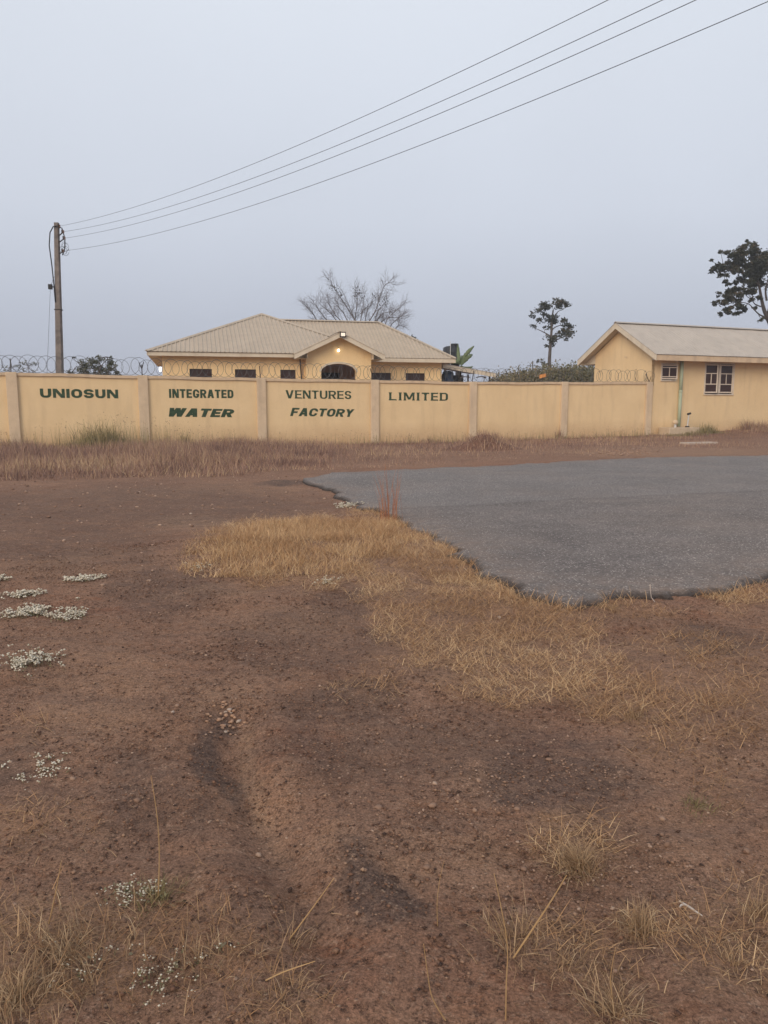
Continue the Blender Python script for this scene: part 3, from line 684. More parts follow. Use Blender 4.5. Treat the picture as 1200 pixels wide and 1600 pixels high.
m.face((sE, 11.3, H0 - .3), (sE, 19, H0 - .3), (sE, 19, EZ2 + .05), (sE, 11.3, EZ2 + .05)); m.build('wall', M_HOUSE, hs)
def house_window(a, b, z0, z1, t):
    w_ = MB().box(a, a + .04, t, t + .05, z0, z1).box(b - .04, b, t, t + .05, z0, z1).box(a + .04, b - .04, t, t + .05, z1 - .04, z1).box(a + .04, b - .04, t, t + .05, z0, z0 + .04)
    n = 3
    for k in range(1, n): x = a + (b - a) * k / n; w_.box(x - .012, x + .012, t + .004, t + .046, z0 + .04, z1 - .04)
    fr = w_.build('window', M_RUST, hs)
    MB().box(a + .04, b - .04, t + .02, t + .03, z0 + .04, z1 - .04).build('pane', M_GLASS, fr)
for a, b_ in HW: house_window(a, b_, 2.0, WT_, 8.68)
for a, b_ in RWs: house_window(a, b_, 2.05, zR, 11.18)
# porch: gabled front with segmental arch
PA = onh(478, 560, 8.15)[0]; PB = onh(580, 560, 8.15)[0]; PC = (PA + PB) / 2
pg0 = onh(460, 553, 7.55); pg1 = onh(602, 556, 7.55); pga = onh(534, 519, 7.55); pz = (pg0[1] + pg1[1]) / 2 + .02
GX0, GX1, GXM, GXZ = pg0[0], pg1[0], (pg0[0] + pg1[0]) / 2, pga[1]
AL = onh(502, 592, 8.15)[0]; AR = onh(556, 592, 8.15)[0]; AT = onh(528, 568.5, 8.15)[1]; ASP = onh(528, 581, 8.15)[1]
AC = (AL + AR) / 2; AH = (AR - AL) / 2
def archz(x): return ASP + (AT - ASP) * math.sqrt(max(0, 1 - ((x - AC) / AH) ** 2))
def gabz(x): return pz + (GXZ - pz) * (1 - abs(x - GXM) / (GX1 - GXM)) - .03
PEZ = gabz(PA)
xs = sorted({PA, PB, GXM, *[AL + (AR - AL) * (1 - math.cos(math.pi * i / 20)) / 2 for i in range(21)]})
m = MB()
for a, b_ in zip(xs[:-1], xs[1:]):
    mid = (a + b_) / 2; inn = AL < mid < AR
    za, zb = (archz(a), archz(b_)) if inn else (H0 - .3, H0 - .3)
    m.face((a, 8.15, za), (b_, 8.15, zb), (b_, 8.15, gabz(b_)), (a, 8.15, gabz(a)))
    m.face((b_, 8.35, zb), (a, 8.35, za), (a, 8.35, gabz(a)), (b_, 8.35, gabz(b_)))
    if inn: m.face((a, 8.15, za), (a, 8.35, za), (b_, 8.35, zb), (b_, 8.15, zb))
for a in (AL, AR): m.face((a, 8.15, H0 - .3), (a, 8.35, H0 - .3), (a, 8.35, ASP), (a, 8.15, ASP))
for a in (PA, PB): m.face((a, 8.15, H0 - .3), (a, 11.1, H0 - .3), (a, 11.1, PEZ + .3), (a, 8.15, PEZ))
m.build('porch_wall', M_HOUSE, hs)
m = MB(); w2 = .10
for i in range(20):
    a0, a1 = math.pi * i / 20, math.pi * (i + 1) / 20
    f_ = lambda q, e: (AC - math.cos(q) * (AH + e), ASP + math.sin(q) * (AT - ASP + e))
    (x0, z0), (x1, z1), (x2, z2), (x3, z3) = f_(a0, .005), f_(a1, .005), f_(a1, w2), f_(a0, w2)
    m.hexa([(x0, 8.115, z0), (x1, 8.115, z1), (x2, 8.115, z2), (x3, 8.115, z3)], [(x0, 8.149, z0), (x1, 8.149, z1), (x2, 8.149, z2), (x3, 8.149, z3)])
m.build('arch_moulding', M_TRIM, hs)
MB().box(PA + .1, PB - .1, 10.6, 10.7, H0 - .3, 3.9).build('porch_back_wall', mat('porch_dim', rgb(.30, .19, .12), .9), hs)  # porch shade is put into this darker render colour
dr = MB().box(AC - .55, AC + .5, 10.53, 10.595, H0, 3.05).build('door', M_DARK, hs)
MB().box(AC + .36, AC + .42, 10.5, 10.53, 1.95, 2.1).build('handle', M_WIRE, dr)
MB().box(PA + .05, PB - .05, 8.36, 10.6, 3.55, 3.58).build('porch_ceiling', M_TRIM, hs)
# roofs
APX = (11.02, 13.4, onh(409, 490, 13.4)[1] - .03)
ZE_ = EZ + .05; eL = (5.285, 8.0, ZE_); eR = (16.6, 8.0, ZE_)
def fz_(s_, t_): return ZE_ + (APX[2] - ZE_) * (t_ - 8.0) / (APX[1] - 8.0)
pc0 = (PA - .06, 8.0, ZE_); pc1 = (PA - .06, 8.45, fz_(0, 8.45)); hk = (8.45 - 8.0) / (APX[1] - 8.0)
pc2 = (eR[0] + (APX[0] - eR[0]) * hk, 8.45, fz_(0, 8.45))
r2y = 14.0; r2z = onh(560, 503, r2y)[1]; r2a = 12.0; r2b = onh(592, 504, r2y)[0]
eRR = (onh(713, 561, 10.45)[0], 10.45, ZE_)
BK = 19.6
roofm, ribm = MB(), MB()
back_apex = (APX[0], BK - 5.4, APX[2])
def rface(poly, u, rib=True, sp=.20):
    P = [np.array(p, float) for p in poly]
    n = np.cross(P[1] - P[0], P[-1] - P[0]); n = n / np.linalg.norm(n); n = n if n[2] > 0 else -n
    roofm.slab([tuple(p) for p in P], tuple(-n * .02))
    if rib: ribs_on(ribm, [poly[0], poly[1], poly[-1], *[]] if len(poly) == 3 else poly, u, sp)
rface([eL, pc0, pc1, pc2, APX], (1, 0, 0))
rface([(eL[0], BK, eL[2]), eL, APX, back_apex], (0, 1, 0))
rface([pc2, (16.6, 8.45, ZE_), (16.6, 12.5, ZE_), back_apex, APX], (0, 1, 0), False)
rr0 = (r2a, r2y, r2z); rr1 = (r2b, r2y, r2z)
rface([(12.0, 10.45, ZE_), eRR, rr1, rr0], (1, 0, 0))
rface([eRR, (eRR[0], 17.55, ZE_), rr1], (0, 1, 0))
rface([(eRR[0], 17.55, ZE_), (12.0, 17.55, ZE_), rr0, rr1], (1, 0, 0), False)
rface([(16.6, BK, ZE_), (eL[0], BK, ZE_), back_apex], (1, 0, 0), False)
rface([(16.6, 12.5, ZE_), (16.6, BK, ZE_), back_apex], (0, 1, 0), False)
# porch gable roof
gL = (GX0, 7.55, pz); gR = (GX1, 7.55, pz); gA = (GXM, 7.55, GXZ)
gA2 = (gA[0], 11.2, gA[2]); gL2 = (gL[0], 8.6, pz); gR2 = (gR[0], 11.4, pz)
rface([gL, gA, gA2, gL2], (0, 1, 0)); rface([gA, gR, gR2, gA2], (0, 1, 0))
roofm.build('roof', M_ROOF, hs); tag(ribm.build('roof_rib', M_ROOF, hs), kind='stuff')
for a, b_ in ((eL, APX), (APX, pc2), (rr0, rr1), (rr1, eRR), (gA, gA2)): ridge_cap(a, b_, .14, M_ROOF, hs)
# fascias, soffits
def fascia(a, b, hgt, parent, th=.03, m=M_TRIM, drop=.03):
    a, b = np.array(a, float), np.array(b, float); d = (b - a); hd = np.array([d[0], d[1], 0]); hd /= np.linalg.norm(hd); nn = np.array([-hd[1], hd[0], 0]) * th
    z0 = np.array([0, 0, -drop]); z1 = np.array([0, 0, -drop - hgt])
    return MB().hexa([a + z1, b + z1, b + z1 + nn, a + z1 + nn], [a + z0, b + z0, b + z0 + nn, a + z0 + nn]).build('fascia', m, parent)
fascia((eL[0] + .03, 8.05, eL[2]), (gL[0] + .05, 8.05, eL[2]), .17, hs)
fascia((gR[0] - .25, 10.45, eRR[2]), (eRR[0] - .03, 10.45, eRR[2]), .19, hs)
fascia((eL[0] + .06, BK, eL[2]), (eL[0] + .06, 8.05, eL[2]), .17, hs)
fascia((eRR[0] - .06, 10.45, eRR[2]), (eRR[0] - .06, BK, eRR[2]), .19, hs)
for a, b_ in ((gL, gA), (gA, gR)): fascia(np.array(a) + [0, .02, 0], np.array(b_) + [0, .02, 0], .24, hs, drop=.0)
m = MB(); sz = eL[2] - .17
m.face((eL[0] + .08, 8.08, sz), (PA, 8.08, sz), (PA, 8.6, sz), (eL[0] + .08, 8.6, sz)); m.face((eL[0] + .08, 8.6, sz), (5.95, 8.6, sz), (5.95, BK, sz), (eL[0] + .08, BK, sz))
sz2 = eRR[2] - .18
m.face((PB + .02, 10.48, sz2), (eRR[0] - .1, 10.48, sz2), (eRR[0] - .1, 11.1, sz2), (PB + .02, 11.1, sz2)); m.face((sE, 11.1, sz2), (eRR[0] - .1, 11.1, sz2), (eRR[0] - .1, BK, sz2), (sE, BK, sz2))
m.face((gL[0] + .04, 7.58, pz - .2), (PA, 7.58, pz - .2), (PA, 8.6, pz - .2), (gL[0] + .04, 8.6, pz - .2)); m.face((gL[0] + .05, 7.6, pz - .045), (gA[0], 7.6, gA[2] - .045), (gA[0], 8.15, gA[2] - .045), (gL[0] + .05, 8.15, pz - .045)); m.face((gA[0], 7.6, gA[2] - .045), (gR[0] - .05, 7.6, pz - .045), (gR[0] - .05, 8.15, pz - .045), (gA[0], 8.15, gA[2] - .045)); 
for xa, xb in ((gL[0] + .04, PA), (gR[0] - .04, PB)):
    m.face((xa, 8.13, pz - .199), (xb, 8.13, pz - .199), (xb, 8.13, gabz(xb)), (xa, 8.13, gabz(xa))); m.face((xb, 7.62, pz - .199), (xb, 8.13, pz - .199), (xb, 8.13, gabz(xb)), (xb, 7.62, gabz(xb)))
m.face((PB, 7.58, pz - .2), (gR[0] - .04, 7.58, pz - .2), (gR[0] - .04, 11, pz - .2), (PB, 11, pz - .2))
m.build('soffit', M_TRIM, hs)
pd = (onh(473, 560, 8.5)[0]); MB().tube([(pd - .15, 8.45, 3.7), (pd - .12, 8.5, 3.45), (pd + .03, 8.5, 1.0)], .035, 6).build('downpipe', M_RUST, hs)
# lamps fixed to the house
bs, bz = onh(529, 547.5, 8.05)
lp = MB().tube([(bs, 8.15, bz + .14), (bs, 8.05, bz + .12), (bs, 8.05, bz + .05)], .02, 6).build('lamp_holder', M_TRIM, hs)
MB().lathe([(.02, .065), (.045, .04), (.062, 0), (.045, -.045), (.01, -.062)], 12, (bs, 8.05, bz)).build('bulb', M_BULB, lp, smooth=True)
fs, fz = onh(535.5, 523, 7.50)
fl_ = MB().box(fs - .14, fs + .14, 7.42, 7.50, fz - .12, fz + .13).build('floodlight', M_BLACK, hs)
MB().box(fs - .10, fs + .10, 7.405, 7.418, fz - .07, fz + .08).build('lens', M_FLOOD, fl_)
ws, wz = onh(250.5, 577, 8.7); ws = min(ws, 5.9)
MB().lathe([(.02, .10), (.05, .07), (.055, -.04), (.035, -.09), (.01, -.10)], 10, (ws, 8.7, wz)).build('wall_lamp', M_BULBW, hs, smooth=True)

# ------------------------------------------------------------------ lean-to at the bungalow's right end
sh = thing('lean_to_shed', 'low sloping lean-to roof with cream fascia beside the bungalow', 'shed', HW3(0, 0), HANG)
a = onh(692, 570, 12.2); b_ = onh(776, 585, 12.2)
m = MB().hexa([(a[0], 12.2, a[1] + .03), (b_[0], 12.2, b_[1] + .03), (b_[0] + .1, 17, b_[1] + .2), (a[0], 17, a[1] + .2)], [(a[0], 12.2, a[1] + .07), (b_[0], 12.2, b_[1] + .07), (b_[0] + .1, 17, b_[1] + .24), (a[0], 17, a[1] + .24)])
m.build('roof', M_ROOF2, sh)
fascia((a[0], 12.21, a[1] + .05), (b_[0] - .05, 12.21, b_[1] + .05), .20, sh, drop=.02)
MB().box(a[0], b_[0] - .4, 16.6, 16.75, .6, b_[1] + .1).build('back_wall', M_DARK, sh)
for x in (a[0] + .1, (a[0] + b_[0]) / 2, b_[0] - .3): MB().tube([(x, 12.5, .5), (x, 12.5, b_[1] + .0)], .05, 6).build('post', M_RUST, sh)
bb = onh(700, 585, 13.2)
o = MB().lathe([(.30, 0), (.33, .12), (.31, .3), (.33, .55), (.31, .8), (.33, 1.0), (.29, 1.15), (.1, 1.2)], 16).build('plastic_drum', M_BLUE, None, smooth=True)
o.location = HW3(bb[0], 13.2, bb[1] - 1.0); tag(o, 'blue plastic drum standing under the lean-to roof', 'drum')
for k, (x0, x1, y, hgt, lab) in enumerate(((719, 734, 590, .13, 'pale curved pipe under the lean-to roof beside the blue drum'), (744, 760, 590.5, .16, 'pale curved pipe under the low right end of the lean-to roof'))):
    p0 = onh(x0, y, 13.5); p1 = onh(x1, y - 1, 13.5); m = MB()
    m.tube([(p0[0] + (p1[0] - p0[0]) * q, 13.5, p0[1] + hgt * math.sin(math.pi * (q * .55 + .2)) - .08) for q in np.linspace(0, 1, 8)], .03, 6)
    o = m.build('bent_pipe', M_PALEPIPE, None, off=(p0[0], 13.5, p0[1]), smooth=True); o.location = HW3(p0[0], 13.5, p0[1]); o.rotation_euler = (0, 0, HANG); tag(o, lab, 'pipe')

# water tank behind the bungalow
tk = at(705, 560, 52.); tw = 26 / FPX * 52 / 2; zt0 = at(705, 573, 52)[2]; zt1 = at(705, 541, 52)[2]
tank = thing('water_tank', 'black plastic water tank standing behind the right end of the bungalow', 'water tank', (tk[0], 52, 0))
MB().lathe([(tw, zt0), (tw, zt0 + .3), (tw * 1.03, zt0 + .33), (tw, zt0 + .36), (tw, zt1 - .45), (tw * 1.03, zt1 - .42), (tw, zt1 - .39), (tw * .96, zt1 - .1), (tw * .6, zt1), (.2, zt1 + .02)], 24).build('tank_body', M_TANK, tank, smooth=True)
MB().lathe([(.26, zt1 - .02), (.27, zt1 + .13), (.2, zt1 + .16)], 14, (tw * .35, -tw * .3, 0)).build('lid', M_TANK, tank)
for (sx, sy) in ((-1, -1), (1, -1), (1, 1), (-1, 1)): MB().box(sx * tw * .7 - .06, sx * tw * .7 + .06, sy * tw * .7 - .06, sy * tw * .7 + .06, 0, zt0 - .1).build('leg', M_RUST, tank)
MB().box(-tw * .9, tw * .9, -tw * .9, tw * .9, zt0 - .1, zt0).build('platform', M_RUST, tank)
MB().tube([(-.1, -tw - .12, .5), (-.12, -tw - .12, zt1 + .25)], .022, 6).build('riser_pipe', M_PALEPIPE, tank)

# ------------------------------------------------------------------ gatehouse
GS = 27.3; GE = 41.; GT = 4.25
gh = cthing('gatehouse', 'low cream building with tan gable roof at the right end of the wall', 'building')
w1 = (27.70, 28.55, 2.58, 3.34); w2_ = (30.40, 32.27, 1.95, 3.40)
m = MB(); holed(m, 27.12, GE, -.3, 3.52, [w1, w2_], .02, .2)
gz = lambda t: 3.52 + (5.23 - 3.52) * (1 - abs(t - 2.1) / 2.1)
m.face((GS - .18, .2, -.3), (GS - .18, 4.25, -.3), (GS - .18, 4.25, 3.3), (GS - .18, .2, 3.3))
MB
m2 = [(GS, .02, 3.0), (GS, 4.2, 3.0), (GS, 4.2, 3.52), (GS, 2.1, 5.23), (GS, .02, 3.52)]
m.build('wall', M_WALL, gh)
MB().slab([(GS - .185, .02, 2.3), (GS - .185, 4.2, 2.3), (GS - .185, 4.2, 3.98), (GS - .185, 2.1, 5.2), (GS - .185, .02, 3.98)], (.18, 0, 0)).build('gable_wall', M_WALL, gh)
MB().box(GS, GE, 4.05, 4.2, -.3, 3.5).build('wall', M_WALL, gh)
MB().box(GE - .2, GE, .2, 4.05, -.3, 3.5).build('wall', M_WALL, gh)
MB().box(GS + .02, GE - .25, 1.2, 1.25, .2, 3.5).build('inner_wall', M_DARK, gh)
# casements
def casement(s0, s1, z0, z1, mid0, mid1, hinge, ang, top):
    """leaf hinged at s=hinge, swung outward by ang; children frame and panes"""
    fw = .055
    wdt = s1 - s0
    def tr(mb):
        out = MB(); out.f = mb.f
        c_, s_ = math.cos(ang), math.sin(ang)
        for (x, y, z) in mb.v:
            dx = x; out.v.append((hinge + dx * c_ + y * s_, .06 - dx * s_ + y * c_, z))
        return out
    mb = MB().box(0, fw, -.03, .03, z0, z1).box(wdt - fw, wdt, -.03, .03, z0, z1).box(fw, wdt - fw, -.03, .03, z1 - fw, z1).box(fw, wdt - fw, -.03, .03, z0, z0 + fw)
    mb.box(fw, wdt - fw, -.025, .025, mid1 - .02, mid1 + .02).box(fw, wdt - fw, -.025, .025, mid0 - .02, mid0 + .02).box(wdt / 2 - .02, wdt / 2 + .02, -.022, .022, mid0 + .02, mid1 - .02)
    fr = tr(mb).build('window', M_FRAME, gh)
    for (a, b, c, d) in ((fw, wdt - fw, z0 + fw, mid0 - .02), (fw, wdt / 2 - .02, mid0 + .02, mid1 - .02), (wdt / 2 + .02, wdt - fw, mid0 + .02, mid1 - .02), (fw, wdt - fw, mid1 + .02, z1 - fw)):
        tr(MB().box(a, b, -.006, .006, c, d)).build('pane', M_GLASS, fr)
    return fr
tag(casement(w1[0], w1[1] - .02, w1[2] + .04, w1[3] - .03, w1[2] + .16, w1[3] - .17, w1[0] + .02, math.radians(14), 0), 'small casement window close under the eave')
tag(casement(30.42, 31.08, 2.0, 3.37, 2.42, 2.93, 30.43, math.radians(19), 0), 'left casement leaf swung open')
tag(casement(31.40, 32.25, 2.0, 3.37, 2.42, 2.93, 31.40, 0, 0), 'closed right casement leaf')
MB().box(31.29, 31.39, .0, .12, 1.98, 3.38).build('window_post', M_FRAME, gh)
for (a, b_, z0, z1) in (w1, w2_):
    m = MB().box(a - .03, b_ + .03, -.035, .1, z0 - .05, z0).box(a - .03, a + .02, -.012, .1, z0 + .001, z1).box(b_ - .02, b_ + .03, -.012, .1, z0 + .001, z1).box(a - .03, b_ + .03, -.014, .1, z1 + .001, z1 + .04)
    m.build('sill', M_FRAME, gh)
# roof: sheets, caps, boards
RS0, RS1 = GS - .72, GE + .3; TE, TR, TB = -.80, 2.1, 5.0; ZE, ZR = 3.72, 5.38
def gpt(s, t, dz=0.):
    k = (t - TE) / (TR - TE) if t < TR else (TB - t) / (TB - TR); return (s, t, ZE + (ZR - ZE) * k + dz)
ns = 10
for side in (0, 1):
    for k in range(ns):
        s0 = RS0 + (RS1 - RS0) * k / ns; s1 = RS0 + (RS1 - RS0) * (k + 1) / ns + .06; dz = .004 * (k % 2); ta, tb = (TE, TR) if side == 0 else (TB, TR)
        mb = MB().slab([gpt(s0, ta, dz), gpt(s1, ta, dz), gpt(s1, tb, dz), gpt(s0, tb, dz)], (0, 0, -.012))
        ribs_on(mb, [gpt(s0, ta, dz), gpt(s1, ta, dz), gpt(s1, tb, dz), gpt(s0, tb, dz)], (1, 0, 0), .2, .012, .03)
        mb.build('roof_sheet', M_ROOF2, gh)
ridge_cap((RS0, TR, ZR), (RS1, TR, ZR), .16, M_ROOF2, gh, .05)
fascia((RS0 + .04, TE + .03, ZE), (RS1, TE + .03, ZE), .25, gh, drop=.025, m=M_COP)
fascia((RS1, TB - .03, ZE), (RS0 + .04, TB - .03, ZE), .23, gh, drop=.025)
for a, b_ in (((RS0 + .02, TR, ZR), (RS0 + .02, TE, ZE)), ((RS0 + .02, TB, ZE), (RS0 + .02, TR, ZR))):
    a = np.array(a); b2 = np.array(b_); m = MB(); q = np.array([.035, 0, 0]); d0 = np.array([0, 0, -.014]); d1 = np.array([0, 0, -.29])
    m.hexa([a + d1, b2 + d1, b2 + d1 + q, a + d1 + q], [a + d0, b2 + d0, b2 + d0 + q, a + d0 + q]).build('bargeboard', M_TRIM, gh)
m = MB()
for (ta, tb) in ((TE + .05, TR), (TB - .05, TR)):
    m.face(gpt(RS0 + .05, ta, -.17), gpt(GS - .19, ta, -.17), gpt(GS - .19, tb, -.17), gpt(RS0 + .05, tb, -.17))
m.face((GS - .19, TE + .04, 3.5), (GE, TE + .04, 3.5), (GE, .02, 3.5), (GS - .19, .02, 3.5)); m.face((GS - .19, 4.2, 3.5), (GE, 4.2, 3.5), (GE, TB - .04, 3.5), (GS - .19, TB - .04, 3.5))
m.face((GS - .19, TE + .04, 3.5), (GS - .19, TE + .04, 3.72), (GS - .19, .02, 4.0), (GS - .19, .02, 3.5)); m.face((GS - .19, 4.2, 3.5), (GS - .19, TB - .04, 3.5), (GS - .19, TB - .04, 3.72), (GS - .19, 4.2, 4.0))
m.build('soffit', M_TRIM, gh)
MB().lathe([(.045, 0), (.045, .01)], 10).build('vent_hole', M_BLACK, gh).matrix_basis.identity()
vh = [c for c in gh.children if c.name.startswith('vent_hole')][0]; vh.location = (GS - .188, 1.75, 4.62); vh.rotation_euler = (0, -math.pi / 2, 0)
MB().box(GS - .21, GS - .187, 1.75, 1.95, 3.72, 3.76).box(GS - .21, GS - .187, 1.75, 1.78, 3.66, 3.72).build('wall_bracket', M_PIL, gh)
pp = MB().tube([(28.82, -.10, .40), (28.82, -.10, 2.05)], .078, 12).tube([(28.82, -.10, 2.05), (28.82, -.10, 3.49)], .082, 12).build('downpipe', M_PIPE, gh, smooth=True)
MB().lathe([(.086, 2.0), (.092, 2.02), (.092, 2.1), (.086, 2.12)], 12, (28.82, -.10, 0)).build('pipe_collar', M_PIPE, gh)

# plinth, standpipes, slab beside the gatehouse wall
sa = onplane(1036, 682, -.35)[0]; sb = onplane(1083, 682, -.35)[0]
o = MB().box(sa, sb, -.75, -.02, -.3, .36).build('concrete_plinth', M_SLAB, None, off=(sa, 0, 0), bevel=.03); o.location = W(sa, 0); o.rotation_euler = (0, 0, ANG)
tag(o, 'low cream concrete plinth under the green downpipe', 'plinth')
p = onplane(1055, 664, -.4)
t = cthing('vent_pipe', 'short standpipe with round cap on the plinth beside the green downpipe', 'pipe', p[0], -.4, .36)
MB().tube([(0, 0, -.02), (0, 0, .2)], .06, 10).build('stem', M_PALEPIPE, t); MB().lathe([(.05, .16), (.12, .17), (.14, .25), (.1, .33), (.02, .36)], 12).build('cap', M_PIL, t, smooth=True)
p = onplane(1074, 664, -.35)
t = cthing('standpipe_tap', 'thin leaning water pipe with brass tap on the plinth', 'tap', p[0], -.35, .36)
MB().tube([(0, 0, -.02), (.06, 0, .62)], .03, 8).build('pipe', M_PALEPIPE, t); MB().tube([(-.02, 0, .62), (.16, 0, .66)], .05, 8).build('tap', M_RUST, t); MB().box(-.08, .08, -.06, .06, -.02, .06).build('foot', M_RUST, t)
c0 = gnd(1066, 689, .1); c1 = gnd(1118, 688, .1)
o = MB().box(-.75, .75, -.22, .22, -.2, .03).build('concrete_slab', M_STONE2, None, bevel=.03); o.location = ((c0[0] + c1[0]) / 2, (c0[1] + c1[1]) / 2, T1((c0[0] + c1[0]) / 2, c0[1]) + .04); o.rotation_euler = (0, 0, ANG)
tag(o, 'pale flat concrete slab in the weeds before the gatehouse', 'slab')

# ------------------------------------------------------------------ utility pole and lines
PB0 = W(*[onplane(93.5, 580, 3)[0], 3])
pt = at(88.5, 349, PB0[1]); HT = pt[2]; lx = pt[0] - PB0[0]
lx0 = lx / (HT - at(93, 580, PB0[1])[2]) * HT; dxs = lx0 / HT
pole = thing('utility_pole', 'leaning square concrete pole carrying four wires behind the left wall', 'utility pole', (pt[0] - lx0, PB0[1], 0))
def pc(z, dx=0, dy=0): return (dxs * z + dx, dy, z)
m = MB(); a0, a1 = .138, .078
m.hexa([pc(-.3, -a0, -a0), pc(-.3, a0, -a0), pc(-.3, a0, a0), pc(-.3, -a0, a0)], [pc(HT - .12, -a1, -a1), pc(HT - .12, a1, -a1), pc(HT - .12, a1, a1), pc(HT - .12, -a1, a1)])
m.build('shaft', M_CONC, pole, bevel=.02)
MB().hexa([pc(HT - .118, -a1 * .9, -a1 * .9), pc(HT - .118, a1 * .9, -a1 * .9), pc(HT - .118, a1 * .9, a1 * .9), pc(HT - .118, -a1 * .9, a1 * .9)], [pc(HT + .02, -a1 * .95, -a1 * .9), pc(HT + .02, a1 * .9, -a1 * .9), pc(HT + .02, a1 * .9, a1 * .9), pc(HT + .02, -a1 * .95, a1 * .9)]).build('pole_cap', M_CONC, pole)
WPTS = [[(94, 353), (190, 330), (400, 255), (700, 118), (955, 0)], [(100, 362), (240, 330), (400, 277), (1035, 0)], [(102, 372), (260, 336), (400, 291), (1087, 0)], [(100, 392), (260, 360), (460, 300), (1200, 2)]]
PE = np.array([16.5, -5.0]); PO = np.array([pt[0], PB0[1]]); dd = PE - PO
ends = []
WN = ['topmost of the four thin black wires running from the pole', 'second wire from the top running from the pole', 'third wire from the top running from the pole', 'lowest of the four thin black wires running from the pole']
for i, P in enumerate(WPTS):
    ks, zs = [], []
    for px, py in P:
        r = ray(px, py); k = (r[0] * PO[1] - r[1] * PO[0]) / (dd[0] * r[1] - dd[1] * r[0]); tt = (PO[1] + dd[1] * k) / r[1]
        ks.append(k); zs.append(EYE + tt * r[2])
    c = np.polyfit(ks, zs, 2); kk = np.linspace(ks[0], 1., 60)
    pts = [(PO[0] + dd[0] * k - PO[0], PO[1] + dd[1] * k - PO[1], float(np.polyval(c, k))) for k in kk]
    o = MB().tube(pts, .0048, 5).build('power_line', M_CABLE, None); o.location = (PO[0], PO[1], 0)
    tag(o, WN[i], 'power line', 'wires from the utility pole')
    ends.append(pts[0])
for i, e_ in enumerate(ends):
    z = e_[2]; x0 = dxs * z + a1 + (PO[0] * 0); off = PO[0] - pole.location.x
    ex = e_[0] + off
    ins = MB().tube([(dxs * z + .1, e_[1] * 0, z), (ex - .02, e_[1], z)], .022, 5).box(ex - .09, ex - .06, e_[1] - .02, e_[1] + .02, z - .07, z + .07).build('insulator_bracket', M_RUST, pole)
    MB().lathe([(.02, -.05), (.035, -.03), (.02, 0), (.035, .03), (.02, .05)], 8, (ex - .02, e_[1], z)).build('insulator', mat('porcelain', rgb(.16, .10, .08), .3), ins)
off = HT
jl = []
def ploop(pts, r): return MB().tube([pc(z, dx, -.12) for dx, z in pts], r, 6)
ploop([(-.06, 5.2), (-.10, HT - 2.2), (-.16, HT - 1.5), (-.24, HT - .8), (-.20, HT - .35), (-.08, HT - .14), (.08, HT - .12)], .02).build('jumper_cable', M_BLACK, pole, smooth=True)
ploop([(.08, HT - .12), (.24, HT - .2), (.34, HT - .55), (.33, HT - .9), (.24, HT - 1.15)], .02).build('jumper_cable', M_BLACK, pole, smooth=True)
m = MB()
for k in range(5):
    cx, cz, r_ = .28 + random.uniform(-.12, .12), HT - random.uniform(.75, 1.25), random.uniform(.10, .17)
    m.tube([pc(cz + r_ * math.sin(q), cx + r_ * math.cos(q) * .8, -.12 + .03 * k) for q in np.linspace(0, 6.0, 14)], .007, 4)
m.build('wire_coil', M_CABLE, pole)
zc = at(83, 448, PB0[1])[2]
MB().box(dxs * zc - .33, dxs * zc - .2, -.1, .0, zc - .1, zc + .08).tube([pc(zc, -.2, -.05), pc(zc - .05, -.08, -.05)], .02, 5).build('stay_clamp', M_BLACK, pole)
MB().tube([pc(zc, -.26, -.05), (dxs * zc - .62, -.05, 2.2)], .006, 4).tube([pc(zc, -.26, -.05), pc(HT - 1.9, -.11, -.05)], .006, 4).build('stay_wire', M_CABLE, pole)
MB().hexa(*[[pc(zz, -.118, -.118), pc(zz, .118, -.118), pc(zz, .118, .118), pc(zz, -.118, .118)] for zz in (at(92, 484, PB0[1])[2] - .02, at(92, 484, PB0[1])[2] + .02)]).build('strap', M_RUST, pole)

# ------------------------------------------------------------------ vegetation helpers
def leaves(name, C, size, material, parent, tint=None, flat=.0):
    C = np.asarray(C, float); n = len(C)
    a = RNG.normal(size=(n, 3)); a[:, 2] *= (1 - flat); a /= np.linalg.norm(a, axis=1)[:, None]
    b = RNG.normal(size=(n, 3)); b -= (b * a).sum(1)[:, None] * a; b /= np.linalg.norm(b, axis=1)[:, None]
    nn = np.cross(a, b)
    sz = size * RNG.uniform(.6, 1.3, n)[:, None]
    V = np.stack([C - a * sz, C + b * sz * .5 + nn * sz * .12, C + a * sz, C - b * sz * .5 + nn * sz * .12], 1).reshape(-1, 3)
    i = np.arange(n)[:, None] * 4; F = np.concatenate([i + [[0, 1, 2]], i + [[0, 2, 3]]], 1).reshape(-1, 3)
    t = RNG.random(n) if tint is None else tint
    return mesh_np(name, V, F, None, material, parent, np.repeat(t, 4))
def px2(px, py, Y, o, dy=0.):
    q = at(px, py, Y); return np.array([q[0] - o[0], dy, q[2] - o[2]])
def spline(pts, n=5):
    P = [np.array(p, float) for p in pts]; out = []
    for i in range(len(P) - 1):
        p0, p1, p2, p3 = P[max(i - 1, 0)], P[i], P[i + 1], P[min(i + 2, len(P) - 1)]
        for k in range(n):
            t = k / n; out.append(.5 * ((2 * p1) + (-p0 + p2) * t + (2 * p0 - 5 * p1 + 4 * p2 - p3) * t * t + (-p0 + 3 * p1 - 3 * p2 + p3) * t ** 3))
    out.append(P[-1]); return out
